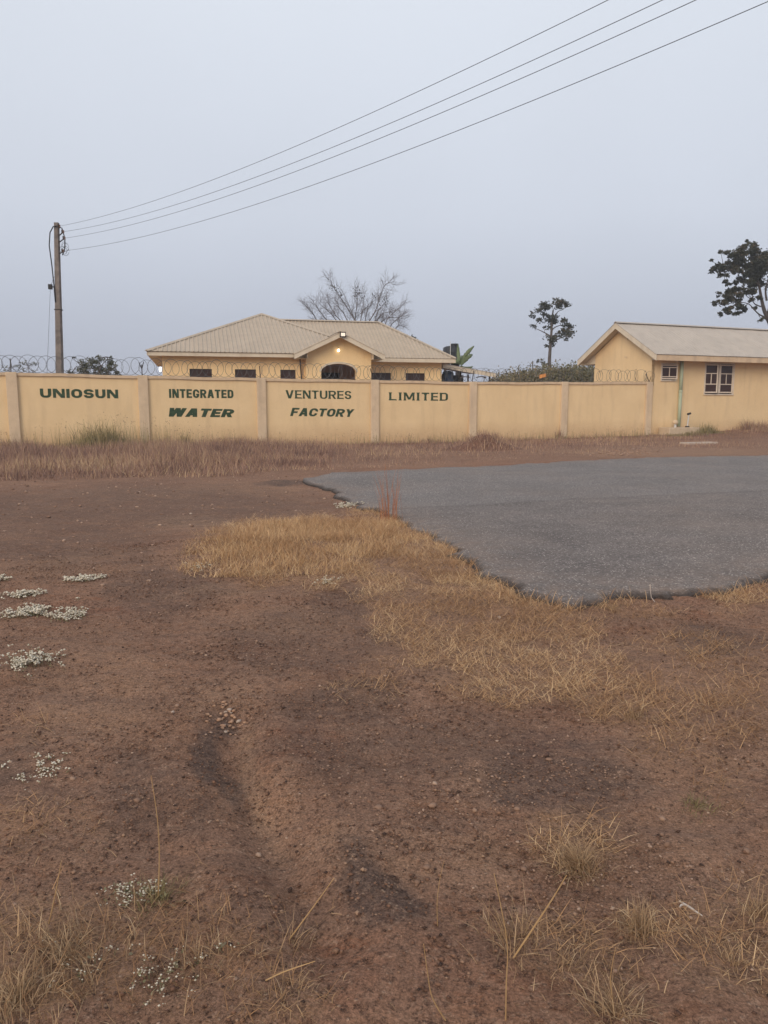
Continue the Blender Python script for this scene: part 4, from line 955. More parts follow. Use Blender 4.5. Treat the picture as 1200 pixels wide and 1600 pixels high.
def clump_tree(name, label, cat, base_px, Y, limbs, clumps, ppc, lsize, material, bark, depth=.8, group=None, flat=0.):
    """limbs: list of (list of (px,py), r0, r1); clumps: (px,py,r_px); leaves in ragged sub-clusters"""
    o = np.array(at(base_px[0], base_px[1], Y)); o[2] = 0
    tr = thing(name, label, cat, tuple(o), 0, group)
    kpx = Y / FPX; mb = MB(); ends = []
    for j, (pl, r0, r1) in enumerate(limbs):
        dy0 = 0 if j == 0 else RNG.uniform(-1, 1) * .25
        pts = [px2(x, y, Y, o, (0 if j == 0 else (i / (len(pl) - 1)) * RNG.uniform(-1, 1) * 18 * kpx)) for i, (x, y) in enumerate(pl)]
        if j == 0: pts = [np.array([pts[0][0], 0, -.3])] + pts
        sp = spline(pts, 4); mb.tube(sp, list(np.linspace(r0, r1, len(sp))), 7)
    Cs = []; tints = []
    for (cx, cy, r) in clumps:
        c = px2(cx, cy, Y, o, RNG.uniform(-1, 1) * r * kpx * 1.2); R_ = r * kpx
        ns_ = max(3, int(r / 2.2)); tb = RNG.uniform(-.15, .15)
        for _ in range(ns_):
            dv = RNG.normal(size=3); dv /= np.linalg.norm(dv); cc = c + dv * R_ * RNG.uniform(.35, 1.0) * np.array([1, depth, .8])
            n = max(4, int(ppc * R_ * R_ / ns_)); rs = R_ * RNG.uniform(.26, .5)
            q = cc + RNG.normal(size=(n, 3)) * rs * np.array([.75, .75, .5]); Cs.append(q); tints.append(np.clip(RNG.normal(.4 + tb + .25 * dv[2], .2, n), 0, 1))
        # a twig toward each clump
        near_ = min(limbs, key=lambda L_: min(abs(x - cx) + abs(y - cy) for x, y in L_[0]))
        nx_, ny_ = min(near_[0], key=lambda p_: abs(p_[0] - cx) + abs(p_[1] - cy))
        s_ = px2(nx_, ny_, Y, o); mb.tube([s_, (s_ + c) / 2 + np.array([0, 0, -.06 * R_]), c], [min(r1, .03), .02, .01], 5)
    mb.build('trunk', bark, tr, smooth=True)
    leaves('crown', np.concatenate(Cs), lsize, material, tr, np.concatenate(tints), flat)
    return tr
Z4 = lambda x, y: (680 + x / 4.286, 440 + y / 4.286)
clump_tree('tall_tree', 'slim tree with sparse one-sided dark crown above the wall between the two buildings', 'tree', (857.5, 600), 70,
    [([Z4(763, 640), Z4(765, 520), Z4(772, 420), Z4(778, 340), Z4(782, 260), Z4(790, 190)], .20, .06),
     ([Z4(772, 365), Z4(735, 345), Z4(700, 328), Z4(668, 300)], .06, .02), ([Z4(780, 330), Z4(805, 305), Z4(850, 290), Z4(900, 300)], .06, .02),
     ([Z4(772, 420), Z4(815, 390), Z4(860, 370), Z4(905, 350)], .06, .02), ([Z4(784, 250), Z4(815, 205), Z4(860, 185)], .05, .02), ([Z4(782, 270), Z4(745, 225), Z4(700, 190)], .05, .02)],
    [(*Z4(x, y), r / 4.286) for x, y, r in [(745, 160, 46), (800, 155, 46), (850, 160, 44), (880, 155, 28), (700, 190, 34), (665, 220, 26), (690, 265, 28), (668, 290, 24), (760, 225, 48), (800, 240, 42), (780, 285, 40), (850, 275, 36), (900, 295, 34), (905, 335, 40), (860, 345, 48), (820, 370, 42), (770, 400, 40), (750, 430, 20), (880, 372, 32), (725, 160, 26), (730, 305, 14), (790, 420, 20)]],
    520, .115, M_LEAF, M_BARK)
ZT = lambda x, y: (1080 + x / 10, 360 + y / 10)
clump_tree('broad_tree', 'large dark leafy tree rising behind the gatehouse roof at the right edge', 'tree', (1212, 640), 56,
    [([(1212, 600), (1207, 520), ZT(1200, 1380), ZT(1140, 1240), ZT(1095, 1050), ZT(1060, 860), ZT(1000, 640)], .24, .05),
     ([ZT(1175, 1365), ZT(1050, 1315), ZT(960, 1235), ZT(880, 1150), ZT(780, 1090)], .06, .02), ([ZT(1090, 1190), ZT(1030, 1150), ZT(960, 1090), ZT(900, 1000)], .05, .02),
     ([ZT(1180, 1100), ZT(1160, 950), ZT(1180, 780), ZT(1200, 600)], .08, .03), ([ZT(1200, 1400), (1206, 470), (1215, 440), (1240, 415)], .2, .08), ([ZT(1060, 860), ZT(900, 720), ZT(700, 640), ZT(520, 620)], .07, .02), ([ZT(1200, 1380), (1225, 480), (1260, 455), (1290, 450)], .18, .06)],
    [(*ZT(x, y), r / 10) for x, y, r in [(330, 620, 60), (300, 470, 30), (440, 560, 90), (480, 690, 70), (450, 350, 40), (560, 400, 90), (600, 540, 110), (680, 650, 90), (720, 420, 110), (800, 340, 100), (900, 290, 90), (905, 180, 45), (980, 340, 110), (840, 500, 130), (1000, 520, 140), (1100, 400, 110), (900, 640, 130), (1050, 690, 140), (1150, 560, 140), (540, 800, 60), (590, 840, 40), (800, 770, 80), (900, 820, 90), (1030, 830, 90), (1130, 780, 80), (650, 960, 80), (740, 920, 70), (560, 1040, 90), (660, 1080, 90), (780, 1050, 90), (880, 960, 90), (400, 1010, 40), (420, 1130, 60), (500, 1170, 80), (600, 1220, 80), (700, 1190, 80), (450, 1310, 45), (540, 1290, 60), (650, 1310, 50), (740, 1300, 40), (820, 1210, 70), (900, 1100, 60), (1020, 1210, 35), (1080, 1400, 40), (1040, 1050, 50), (1250, 450, 150), (1350, 600, 150), (1300, 330, 120), (1450, 500, 140), (1500, 700, 150), (1400, 850, 130), (1600, 850, 120), (1280, 800, 100), (1650, 650, 120), (1500, 1000, 110), (1650, 1050, 100)]],
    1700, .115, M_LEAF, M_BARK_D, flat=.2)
clump_tree('small_tree', 'tiny thin-stemmed tree with tufted crown beside the slim tall tree', 'tree', (851, 600), 64,
    [([(850.5, 600), (850, 578), (849, 567)], .10, .05)], [(843, 566, 4.5), (848, 562, 4), (853, 567, 5), (849, 571, 4), (841, 563, 2.5)], 220, .12, M_LEAF2, M_BARK)
clump_tree('round_tree', 'dark treetop just showing above the right slope of the bungalow roof', 'tree', (640, 640), 66,
    [([(640, 620), (640, 570), (638, 528)], .3, .1)], [(634, 525, 5), (641, 528, 6), (646, 529, 4), (630, 524, 3), (650, 540, 10), (632, 540, 12), (640, 550, 14)], 220, .13, M_LEAF, M_BARK)
clump_tree('leafy_bush', 'rounded grey green bush showing over the wall just right of the utility pole', 'bush', (150, 640), 34,
    [([(150, 640), (150, 600), (148, 575)], .07, .02), ([(150, 610), (135, 585), (120, 572)], .04, .01), ([(150, 610), (168, 585), (180, 572)], .04, .01), ([(150, 600), (160, 575), (172, 558)], .03, .01), ([(150, 600), (128, 575), (116, 560)], .03, .01)],
    [(120, 576, 9), (130, 570, 10), (142, 566, 10), (155, 564, 10), (168, 568, 10), (180, 575, 9), (135, 580, 12), (150, 577, 13), (166, 580, 12), (185, 582, 7), (112, 582, 6), (116, 558, 3.5), (172, 557, 4), (155, 558, 4), (150, 590, 18), (130, 592, 14), (172, 592, 14)], 2600, .045, M_LEAF2, M_TWIG)

# leafless spreading tree
def bare_tree():
    Y = 66.; base = (568, 600); o = np.array(at(base[0], base[1], Y)); o[2] = 0
    Z6 = lambda x, y: (440 + x / 6, 430 + y / 6)
    tr = thing('bare_tree', 'leafless spreading tree with fine twigs rising behind the bungalow roof', 'tree', tuple(o))
    mains = [[(690, 430), (600, 290), (540, 200), (480, 110)], [(690, 430), (700, 300), (710, 150)], [(820, 440), (880, 340), (920, 220), (960, 120), (1010, 85)], [(860, 460), (900, 330), (985, 220)],
             [(560, 430), (490, 350), (430, 250)], [(520, 430), (470, 370), (385, 300)], [(360, 440), (310, 380), (265, 335)], [(950, 490), (1000, 400), (1120, 290)], [(900, 470), (980, 390), (1110, 370)],
             [(1040, 530), (1080, 470), (1140, 450)], [(780, 440), (800, 330), (850, 230)], [(620, 430), (570, 340), (500, 270)], [(740, 440), (760, 340), (770, 250)], [(450, 440), (390, 380), (330, 300)], [(860, 460), (940, 350), (1030, 310)], [(980, 520), (1050, 450), (1120, 400)], [(690, 430), (650, 330), (600, 210)]]
    mb = MB(); tips = []
    mb.tube(spline([np.array([0, 0, -.3]), px2(*Z6(755, 640), Y, o), px2(*Z6(750, 560), Y, o)], 4), list(np.linspace(.42, .3, 9)), 8)
    def twig(p, d, L, r, depth):
        q = [p]; 
        for i in range(3):
            d = d + RNG.normal(size=3) * .16 + np.array([0, 0, .05]); d /= np.linalg.norm(d); q.append(q[-1] + d * L / 3)
        mb.tube(q, list(np.linspace(r, r * .5, 4)), 4, cap=False); tips.append(q[-1])
        if depth > 0:
            for i in (1, 2, 3):
                for _ in range(2 if depth > 1 else 1):
                    dd_ = d + RNG.normal(size=3) * .55; dd_ /= np.linalg.norm(dd_); twig(q[i], dd_, L * RNG.uniform(.5, .75), r * .6, depth - 1)
    for j, pl in enumerate(mains):
        dy = RNG.uniform(-2.2, 2.2)
        P = [px2(*Z6(750 + (pl[0][0] - 750) * .25, 570), Y, o, dy * .1)] + [px2(*Z6(x, y), Y, o, dy * (i + 1) / len(pl)) for i, (x, y) in enumerate(pl)]
        sp = spline(P, 5); mb.tube(sp, list(np.linspace(.06, .016, len(sp))), 5)
        for i in range(4, len(sp)):
            if RNG.random() < .95:
                d = sp[i] - sp[i - 1]; d /= np.linalg.norm(d); dd_ = d + RNG.normal(size=3) * .5; dd_ /= np.linalg.norm(dd_)
                twig(sp[i], dd_, RNG.uniform(.5, 1.05), .011, 2)
                if RNG.random() < .5: dd_ = d + RNG.normal(size=3) * .6; dd_ /= np.linalg.norm(dd_); twig(sp[i], dd_, RNG.uniform(.4, .9), .010, 1)
        twig(sp[-1], (sp[-1] - sp[-3]) / np.linalg.norm(sp[-1] - sp[-3]), .7, .012, 2)
    mb.build('trunk', M_TWIG, tr)
    C = []
    for (x, y, r, n) in [(490, 110, 30, 26), (545, 150, 22, 14), (558, 190, 10, 12), (710, 160, 45, 60), (760, 195, 20, 14), (690, 200, 25, 14), (940, 230, 50, 40), (845, 170, 8, 4), (750, 360, 12, 8), (980, 288, 6, 4), (790, 320, 30, 12), (900, 220, 30, 14)]:
        c = px2(*Z6(x, y), Y, o); C.append(c + RNG.normal(size=(n, 3)) * r / 6 * Y / FPX * .6)
    leaves('dry_leaves', np.concatenate(C), .085, M_LEAF, tr)
bare_tree()

# far bush bank inside the compound (reads as one mass of scrub)
C = []; tn = []
for k in range(520):
    u = RNG.random(); px = 772 + u * 165; top = np.interp(px, [772, 790, 815, 840, 870, 900, 937], [599, 592, 585, 581, 578, 575, 574])
    py = RNG.uniform(top + 3, 606); Yb = RNG.uniform(44, 52); c = at(px, py, Yb)
    n = 60; C.append(c + RNG.normal(size=(n, 3)) * [.30, .4, .26]); tn.append(np.clip(RNG.normal(np.interp(px, [772, 830, 937], [.7, .5, .35]), .22, n), 0, 1))
cc = np.concatenate(C); cc[:, 2] = np.maximum(cc[:, 2], .1)
o = leaves('scrub_thicket', cc, .07, M_LEAF3, None, np.concatenate(tn)); tag(o, 'tangled dry green scrub bank seen over the wall between the two buildings', 'scrub', kind='stuff')
def spiky(px, py, Y, n, L, label):
    c = at(px, py, Y); t = thing('spiky_shrub', label, 'shrub', (c[0], Y, 0)); V = []; F = []; T = []
    for k in range(n):
        a_ = RNG.uniform(0, 6.28); el_ = RNG.uniform(.1, 1.3); d_ = np.array([math.cos(a_) * math.cos(el_), math.sin(a_) * math.cos(el_), math.sin(el_)]); sd_ = np.cross(d_, [0, 0, 1.]); sd_ /= np.linalg.norm(sd_) + 1e-6
        b0 = np.array([0, 0, c[2] - .5 * L]); i0 = len(V)
        for q, w_ in ((0, .03), (.5, .055)): 
            p_ = b0 + d_ * L * q; V += [p_ - sd_ * w_, p_ + sd_ * w_]
        V.append(b0 + d_ * L + np.array([0, 0, -.15 * L])); F += [(i0, i0 + 1, i0 + 3), (i0, i0 + 3, i0 + 2), (i0 + 2, i0 + 3, i0 + 4)]; T += [RNG.random()] * 5
    mesh_np('fronds', np.array(V), np.array(F), None, M_LEAF2, t, T); MB().tube([(0, 0, -.2), (0, 0, c[2] - .45 * L)], .06, 6).build('stem', M_BARK, t)
spiky(819, 581, 46, 40, .55, 'spiky palm-like shrub rising from the left part of the scrub bank')
spiky(864, 581, 47, 30, .40, 'small spiky shrub at the foot of the slim tall tree')

# banana plant
o = np.array(at(718, 600, 46)); o[2] = 0
bn = thing('banana_plant', 'banana plant with upright torn green leaves beside the water tank', 'banana plant', tuple(o))
MB().tube([(0, 0, -.2), (.03, 0, 2.0), (0, 0, at(718, 574, 46)[2])], [.16, .13, .09], 8).build('stem', mat('banana_stem', rgb(.14, .13, .07), .7, rgb(.2, .18, .1), 5), bn, smooth=True)
ZS = lambda x, y: (680 + x / 10, 530 + y / 10)
for pl, wd in (([(385, 400), (372, 250), (368, 150), (362, 70)], .075), ([(395, 390), (450, 290), (530, 180), (618, 95)], .10), ([(400, 400), (460, 330), (540, 260), (605, 230)], .10), ([(385, 380), (350, 345), (300, 350), (262, 375)], .09), ([(395, 410), (470, 440), (530, 445), (580, 425)], .07), ([(380, 380), (400, 280), (410, 255), (430, 255)], .04)):
    P = spline([px2(*ZS(x, y), 46, o, .2 * i * RNG.uniform(-1, 1)) for i, (x, y) in enumerate(pl)], 6); V = []; F = []; T = []
    n = len(P); side = np.array([.35, .9, 0]) if abs(pl[-1][0] - pl[0][0]) < 60 else None
    for i, p_ in enumerate(P):
        d_ = P[min(i + 1, n - 1)] - P[max(i - 1, 0)]; d_ /= np.linalg.norm(d_); s_ = np.cross(d_, [.15, 1., .1]); s_ /= np.linalg.norm(s_)
        ww = wd * 1.35 * math.sin(math.pi * min(1, (i / (n - 1)) * .88 + .1)) ** .7 * (RNG.uniform(.75, 1.1)); V += [p_ - s_ * ww + [0, .12, -.02], p_, p_ + s_ * ww + [0, .12, -.02]]; tt = RNG.uniform(.2, .8); T += [tt, min(1, tt + .25), tt]
    for i in range(n - 1):
        a_ = i * 3; F += [(a_, a_ + 1, a_ + 4, a_ + 3), (a_ + 1, a_ + 2, a_ + 5, a_ + 4)]
    mesh_np('leaf', np.array(V), None, np.array(F), M_BANANA, bn, T)

# orange notice board on a post in the scrub, and the far mast
c0 = at(848, 587.5, 42)
sg = thing('sign_board', 'small tilted orange board on a post in front of the scrub bank', 'sign', (c0[0], 42, 0))
wv, hv = 5.2 * 42 / FPX, 3.0 * 42 / FPX
m = MB(); m.slab([(-wv, 0, c0[2] - hv * .8 - .05), (wv, 0, c0[2] - hv * .8 + .04), (wv * .95, 0, c0[2] + hv + .03), (-wv * 1.05, 0, c0[2] + hv - .05)], (0, .03, 0)); m.build('board', M_ORANGE, sg)
m = MB()
for zz in (.25, -.15): m.box(-wv * .6, wv * .6, -.006, -.001, c0[2] + hv * zz - .012, c0[2] + hv * zz + .012)
MB().tube([(0, .05, -.2), (0, .05, c0[2] + hv * .5)], .03, 6).build('post', M_RUST, sg)
c0 = at(832.5, 560, 150.)
ms = thing('far_mast', 'faint thin pole with crossarm on the horizon between the two buildings', 'pole', (c0[0], 150, 0)); zt_ = at(832.5, 564, 150)[2]
MB().tube([(0, 0, -.3), (0, 0, zt_)], .13, 6).build('shaft', M_WIRE, ms); MB().box(-1.1, 1.1, -.06, .06, zt_ - 1.0, zt_ - .85).build('crossarm', M_WIRE, ms)
for i, (px, py, Y, lab) in enumerate(((45, 572, 120, 'pale distant bush above the wall left of the utility pole'), (15, 573, 125, 'pale distant bush above the wall at the left edge'))):
    clump_tree('distant_bush', lab, 'bush', (px, 632), Y, [([(px, 632), (px, 600), (px, py)], .15, .04)], [(px + RNG.uniform(-14, 14), py + RNG.uniform(-5, 12), RNG.uniform(4, 7)) for _ in range(12)], 30, .16, M_LEAF2, M_TWIG)

# ------------------------------------------------------------------ grass
def blades(name, P, hgt, material, lean=.5, wd=.004, tint=None, segs=2, curl=.5, parent=None, off=(0, 0, 0), az=None, flat=None):
    """P (n,3) roots; hgt (n,) length; lean = spread from the vertical (radians scale)"""
    n = len(P); az = RNG.uniform(0, 2 * np.pi, n) if az is None else az; le = np.abs(RNG.normal(0, 1, n)) * lean
    if flat: le = RNG.uniform(flat[0], flat[1], n)
    le = np.minimum(le, 1.52); wa = RNG.uniform(0, 2 * np.pi, n)
    wdv = np.stack([np.cos(wa), np.sin(wa), np.zeros(n)], -1) * (wd * RNG.uniform(.6, 1.4, n))[:, None]
    hd = np.stack([np.cos(az), np.sin(az), np.zeros(n)], -1)
    pts = [P]; cur = P; ang = le
    for k in range(segs):
        stp = hgt / segs; cur = cur + stp[:, None] * (hd * np.sin(ang)[:, None] + np.array([0, 0, 1.]) * np.cos(ang)[:, None]); pts.append(cur); ang = ang + curl * np.abs(RNG.normal(.5, .4, n))
    V = []
    for k in range(segs): f_ = 1 - k / segs * .55; V += [pts[k] - wdv * f_, pts[k] + wdv * f_]
    V.append(pts[segs]); V = np.stack(V, 1) - np.array(off); m_ = 2 * segs + 1
    V = V.reshape(-1, 3); V[:, 2] = np.maximum(V[:, 2], -5)
    i = np.arange(n)[:, None] * m_
    F4 = np.concatenate([i + [[2 * k, 2 * k + 1, 2 * k + 3, 2 * k + 2]] for k in range(segs - 1)], 0) if segs > 1 else None
    F3 = i + [[2 * segs - 2, 2 * segs - 1, 2 * segs]]
    t = np.clip(RNG.normal(.5, .25, n), 0, 1) if tint is None else tint
    return mesh_np(name, V, F3, F4, material, parent, np.repeat(t, m_))
def scatter(x0, x1, y0, y1, n): return RNG.uniform(x0, x1, n), RNG.uniform(y0, y1, n)

# matted dry grass over the foreground earth
xs_, ys_ = [], []
for (x0, x1, y0, y1, dens) in ((-3.2, 3.8, 1.3, 4.0, 15000), (-3, 5, 4.0, 6.5, 10000), (-3.4, 5, 6.5, 11, 7000)):
    n = int((x1 - x0) * (y1 - y0) * dens); x, y = scatter(x0, x1, y0, y1, n); g = masks(x, y)[3]
    g = np.clip(g * (1.0 + 2.2 * fbm(x / .26, y / .22, 71, 4)), 0, 1)
    k = RNG.random(n) < g ** 1.8 * .62 * np.clip((y + .3) / 4.3, .35, 1); k &= ~on_road(x, y) ; xs_.append(x[k]); ys_.append(y[k])
x = np.concatenate(xs_); y = np.concatenate(ys_)
P = np.stack([x, y, terrain(x, y) - .004], -1)
P[:, 2] += RNG.uniform(0, .022, len(x)) ** 1.0
hh = RNG.uniform(.03, .115, len(x)) * (.8 + .8 * np.clip(vn(x / .5, y / .5, 77) + .5, 0, 1))
hh *= np.clip(.45 + y / 9, 0, 1)
tt = np.clip(.46 + .7 * fbm(x / .6, y / .6, 79, 4) + RNG.normal(0, .25, len(x)) - .30 * np.clip((4.2 - y) / 1.5, 0, 1), 0, 1)
tag(blades('dry_grass', P, hh, M_DRY, flat=(.7, 1.55), wd=.0012, tint=tt, curl=.35), 'short matted straw coloured dry grass beside the broken asphalt edge', 'grass', kind='stuff')
ei = RNG.integers(0, len(edge), 5200); ee = edge[ei]; on_ = nrm[ei]; ow = RNG.uniform(-.01, .16, len(ei))
sgn = np.where(on_road(ee[:, 0] + on_[:, 0] * .05, ee[:, 1] + on_[:, 1] * .05), -1, 1)
ex_ = ee + on_ * (sgn * ow)[:, None]; gm_ = masks(ex_[:, 0], ex_[:, 1])[3]
pk = (ex_[:, 1] < 11) & (RNG.random(len(ex_)) < np.clip(.10 + .9 * gm_ + .8 * fbm(ex_[:, 0] / .4, ex_[:, 1] / .4, 88, 3), 0, 1)); ex_ = ex_[pk]
P = np.stack([ex_[:, 0], ex_[:, 1], terrain(ex_[:, 0], ex_[:, 1])], -1)
tag(blades('edge_grass', P, RNG.uniform(.05, .17, len(P)), M_DRY, flat=(.2, 1.3), wd=.0018, curl=.5, segs=3), 'straw leaning against the broken edge of the asphalt', 'grass', kind='stuff')
# the taller tussocky mound
mx_, my_ = scatter(-2.9, .9, 6.3, 9.6, 80000); px, py = pix(mx_, my_, .1)
md = ell(px + 18 * fbm(mx_ / .3, my_ / .3, 81, 3), py + 8 * fbm(mx_ / .3, my_ / .3, 82, 3), [(430, 868, 130, 44, 1), (520, 838, 130, 38, 1), (600, 830, 60, 30, .8), (370, 880, 70, 35, .9), (340, 900, 40, 20, .7)], soft=.5)
k = (RNG.random(len(mx_)) < md * np.clip(.65 + 1.1 * fbm(mx_ / .25, my_ / .25, 83, 3), .1, 1)) & ~on_road(mx_, my_); mx_, my_, md = mx_[k], my_[k], md[k]
P = np.stack([mx_, my_, terrain(mx_, my_) - .005], -1); hh = RNG.uniform(.07, .22, len(mx_)) * (.5 + .5 * md) * (.8 + .6 * vn(mx_ / .3, my_ / .3, 84))
tag(blades('dry_grass_mound', P, hh, M_DRY, flat=(.15, 1.45), wd=.0020, curl=.7, tint=np.clip(.55 + .5 * fbm(mx_ / .35, my_ / .35, 85, 2) + RNG.normal(0, .2, len(mx_)), 0, 1)), 'knee high golden dry grass mound left of the asphalt corner', 'grass', kind='stuff')

# verge along the wall
vx, vy = scatter(-15, 24, 14, 37, 560000)
vs_ = (vx - ORG[0]) * E1[0] + (vy - ORG[1]) * E1[1]; vt = (vx - ORG[0]) * E2[0] + (vy - ORG[1]) * E2[1]
px, py = pix(vx, vy, 0)
low = np.interp(px, [-100, 0, 200, 330, 470, 560, 700, 850, 1000, 1200, 1300], [752, 752, 748, 746, 738, 733, 726, 716, 708, 700, 698])
inv = (vt < -.06) & (py < low + 3 * fbm(vx / .5, vy / .5, 91, 3)) & (vs_ > -9)
dens = np.interp(px, [-100, 330, 470, 620, 800, 1000, 1200], [1, 1, .85, .55, .5, .4, .4]) * np.clip(.75 + 1.0 * fbm(vx / 1.6, vy / 1.6, 92, 4), .04, 1)
dens *= np.where(px > 520, np.clip(.35 + .9 * np.exp(vt / 1.2), 0, 1.2), 1)
k = inv & (RNG.random(len(vx)) < dens * .62) & ~on_road(vx, vy); vx, vy, vs_, vt, px, py, low = [q[k] for q in (vx, vy, vs_, vt, px, py, low)]
tall = np.interp(px, [-100, 330, 480, 620, 1200], [.36, .35, .27, .20, .18]) * (.45 + 1.0 * np.clip(vn(vx / 1.1, vy / 1.1, 93) + .5 + .5 * vn(vx / .35, vy / .35, 96), 0, 1)) * np.interp(low - py, [0, 8, 20], [.45, .85, 1.])
P = np.stack([vx, vy, terrain(vx, vy) - .01], -1); hh = tall * RNG.uniform(.5, 1.25, len(vx))
tt = np.clip(.42 + .8 * fbm(vx / 2.2, vy / 1.2, 94, 4) + RNG.normal(0, .26, len(vx)) + .12 * np.exp(vt / 2.), 0, 1)
tag(blades('verge_grass', P, hh, M_VERGE, lean=.62, wd=.0052, tint=tt, curl=.4), 'dry brown purplish grass growing between the wall and the road', 'grass', kind='stuff')
# stalks with seed heads along the foot of the wall
n = 2600; ss = RNG.uniform(-9, 27, n); tt_ = -np.abs(RNG.normal(0, .8, n)) - .12
pxs, _ = pix(*[np.array([W(a, b)[q] for a, b in zip(ss, tt_)]) for q in (0, 1)])
w_ = np.interp(pxs, [0, 80, 130, 170, 230, 300, 420, 600, 760, 1000, 1020], [.35, .5, .9, 1, .8, .6, .35, .3, .35, .35, .5]); k = RNG.random(n) < w_; ss, tt_, pxs = ss[k], tt_[k], pxs[k]
P = np.array([W(a, b) for a, b in zip(ss, tt_)]); P[:, 2] = terrain(P[:, 0], P[:, 1])
hh = np.interp(pxs, [0, 100, 150, 240, 330, 420, 1200], [.6, .75, 1.0, .9, .6, .45, .35]) * RNG.uniform(.3, 1.2, len(P))
az = RNG.uniform(0, 6.28, len(P)); le = RNG.uniform(0, .25, len(P))
tipv = P + hh[:, None] * np.stack([np.cos(az) * np.sin(le), np.sin(az) * np.sin(le), np.cos(le)], -1)
V = []; F = []
wdv = np.array([.0085, 0, 0]); Vst = np.stack([P - wdv, P + wdv, tipv], 1).reshape(-1, 3); Fst = np.arange(len(P) * 3).reshape(-1, 3)
st = mesh_np('weed_stalks', Vst, Fst, None, M_GREENG, None, np.repeat(RNG.uniform(.3, 1, len(P)), 3)); tag(st, 'thin upright weed stalks with seed heads along the foot of the wall', 'weeds', kind='stuff')
sel = RNG.random(len(P)) < .6; hc = np.repeat(tipv[sel], 5, 0) + RNG.normal(size=(sel.sum() * 5, 3)) * [.04, .04, .12] - [0, 0, .08]
leaves('seed_heads', hc, .021, M_VERGE, st)
st.children[0]['kind'] = 'stuff'
def patch(name, px0, px1, tmin, tmax, n, h0, h1, material, label, cat='weeds', wd=.009, lean=.35):
    ss = np.concatenate([RNG.normal((px0 + px1) / 2, (px1 - px0) / 4, n)]); tv = RNG.uniform(tmin, tmax, n); S_ = np.array([onplane(p_, 680, -1.0)[0] for p_ in ss])
    P = np.array([W(a, b) for a, b in zip(S_, tv)]); P[:, 2] = terrain(P[:, 0], P[:, 1]) - .01; c = P.mean(0); c[2] = 0
    hh = RNG.uniform(h0, h1, n) * np.exp(-((ss - (px0 + px1) / 2) / ((px1 - px0) * .42)) ** 2)
    hh = hh * np.clip(.75 + 1.3 * fbm(P[:, 0] / .5, P[:, 1] / .5, 97, 3), .25, 1.5)
    o = blades('weeds' if n >= 260 else name, P, hh, material, lean=lean, wd=wd, off=c); o.location = c; tag(o, label, cat, kind='stuff' if n >= 260 else None); return o
patch('weed_clump', 85, 230, -1.6, -.15, 1300, .35, 1.15, M_GREENG, 'tall yellow green weed clump against the wall below the word UNIOSUN')
patch('weed_clump', 280, 305, -.7, -.15, 130, .3, .75, M_GREENG, 'narrow green weed clump against the wall below the word WATER')
patch('weed_clump', 660, 700, -.9, -.15, 260, .2, .5, M_VERGE, 'small pale dry weed clump at the wall foot below the word LIMITED')
patch('weed_clump', 883, 892, -.5, -.12, 90, .3, .8, M_VERGE, 'thin dry weed beside the second pilaster from the gatehouse')
patch('weed_clump', 1030, 1090, -1.9, -.85, 700, .15, .38, M_GREENG, 'low green weed patch in front of the concrete plinth')
patch('weed_clump', 1085, 1135, -1.3, -.12, 700, .2, .6, M_GREENG, 'bushy green weed clump right of the concrete plinth')
patch('weed_clump', 1150, 1225, -1.6, -.12, 1400, .2, .65, M_VERGE, 'dry brown weed bank against the gatehouse wall at the right edge')

# heap of red earth at the foot of the wall
hp = gnd(757, 703, 0)
n1, n2 = 22, 26; V = []; 
for i in range(n1 + 1):
    for j in range(n2):
        r = i / n1 * 1.35; q = 2 * math.pi * j / n2; xx, yy = r * math.cos(q) * 1.45, r * math.sin(q) * .9
        z = .48 * math.exp(-(r / .62) ** 2) + (.22 * float(fbm(np.array([xx * 2.2]), np.array([yy * 2.2]), 95, 4)[0])) * (1 - i / n1) - .06 * (i / n1)
        V.append((xx, yy, z))
F = [(i * n2 + j, i * n2 + (j + 1) % n2, (i + 1) * n2 + (j + 1) % n2, (i + 1) * n2 + j) for i in range(n1) for j in range(n2)]
o = mesh_np('earth_heap', np.array(V), None, np.array(F), M_EARTH, None, smooth=True); o.location = (hp[0], hp[1], T1(hp[0], hp[1])); o.rotation_euler = (0, 0, ANG)
tag(o, 'low heap of red brown earth at the foot of the wall', 'earth heap')
hx = RNG.normal(0, .62, 900); hy = RNG.normal(0, .45, 900); P = np.stack([hx, hy, .48 * np.exp(-((hx / 1.45) ** 2 + (hy / .9) ** 2) / .62 ** 2) - .02], -1)
tag(blades('heap_grass', P, RNG.uniform(.08, .34, 900), M_VERGE, wd=.007, lean=.5, parent=o), kind='stuff')

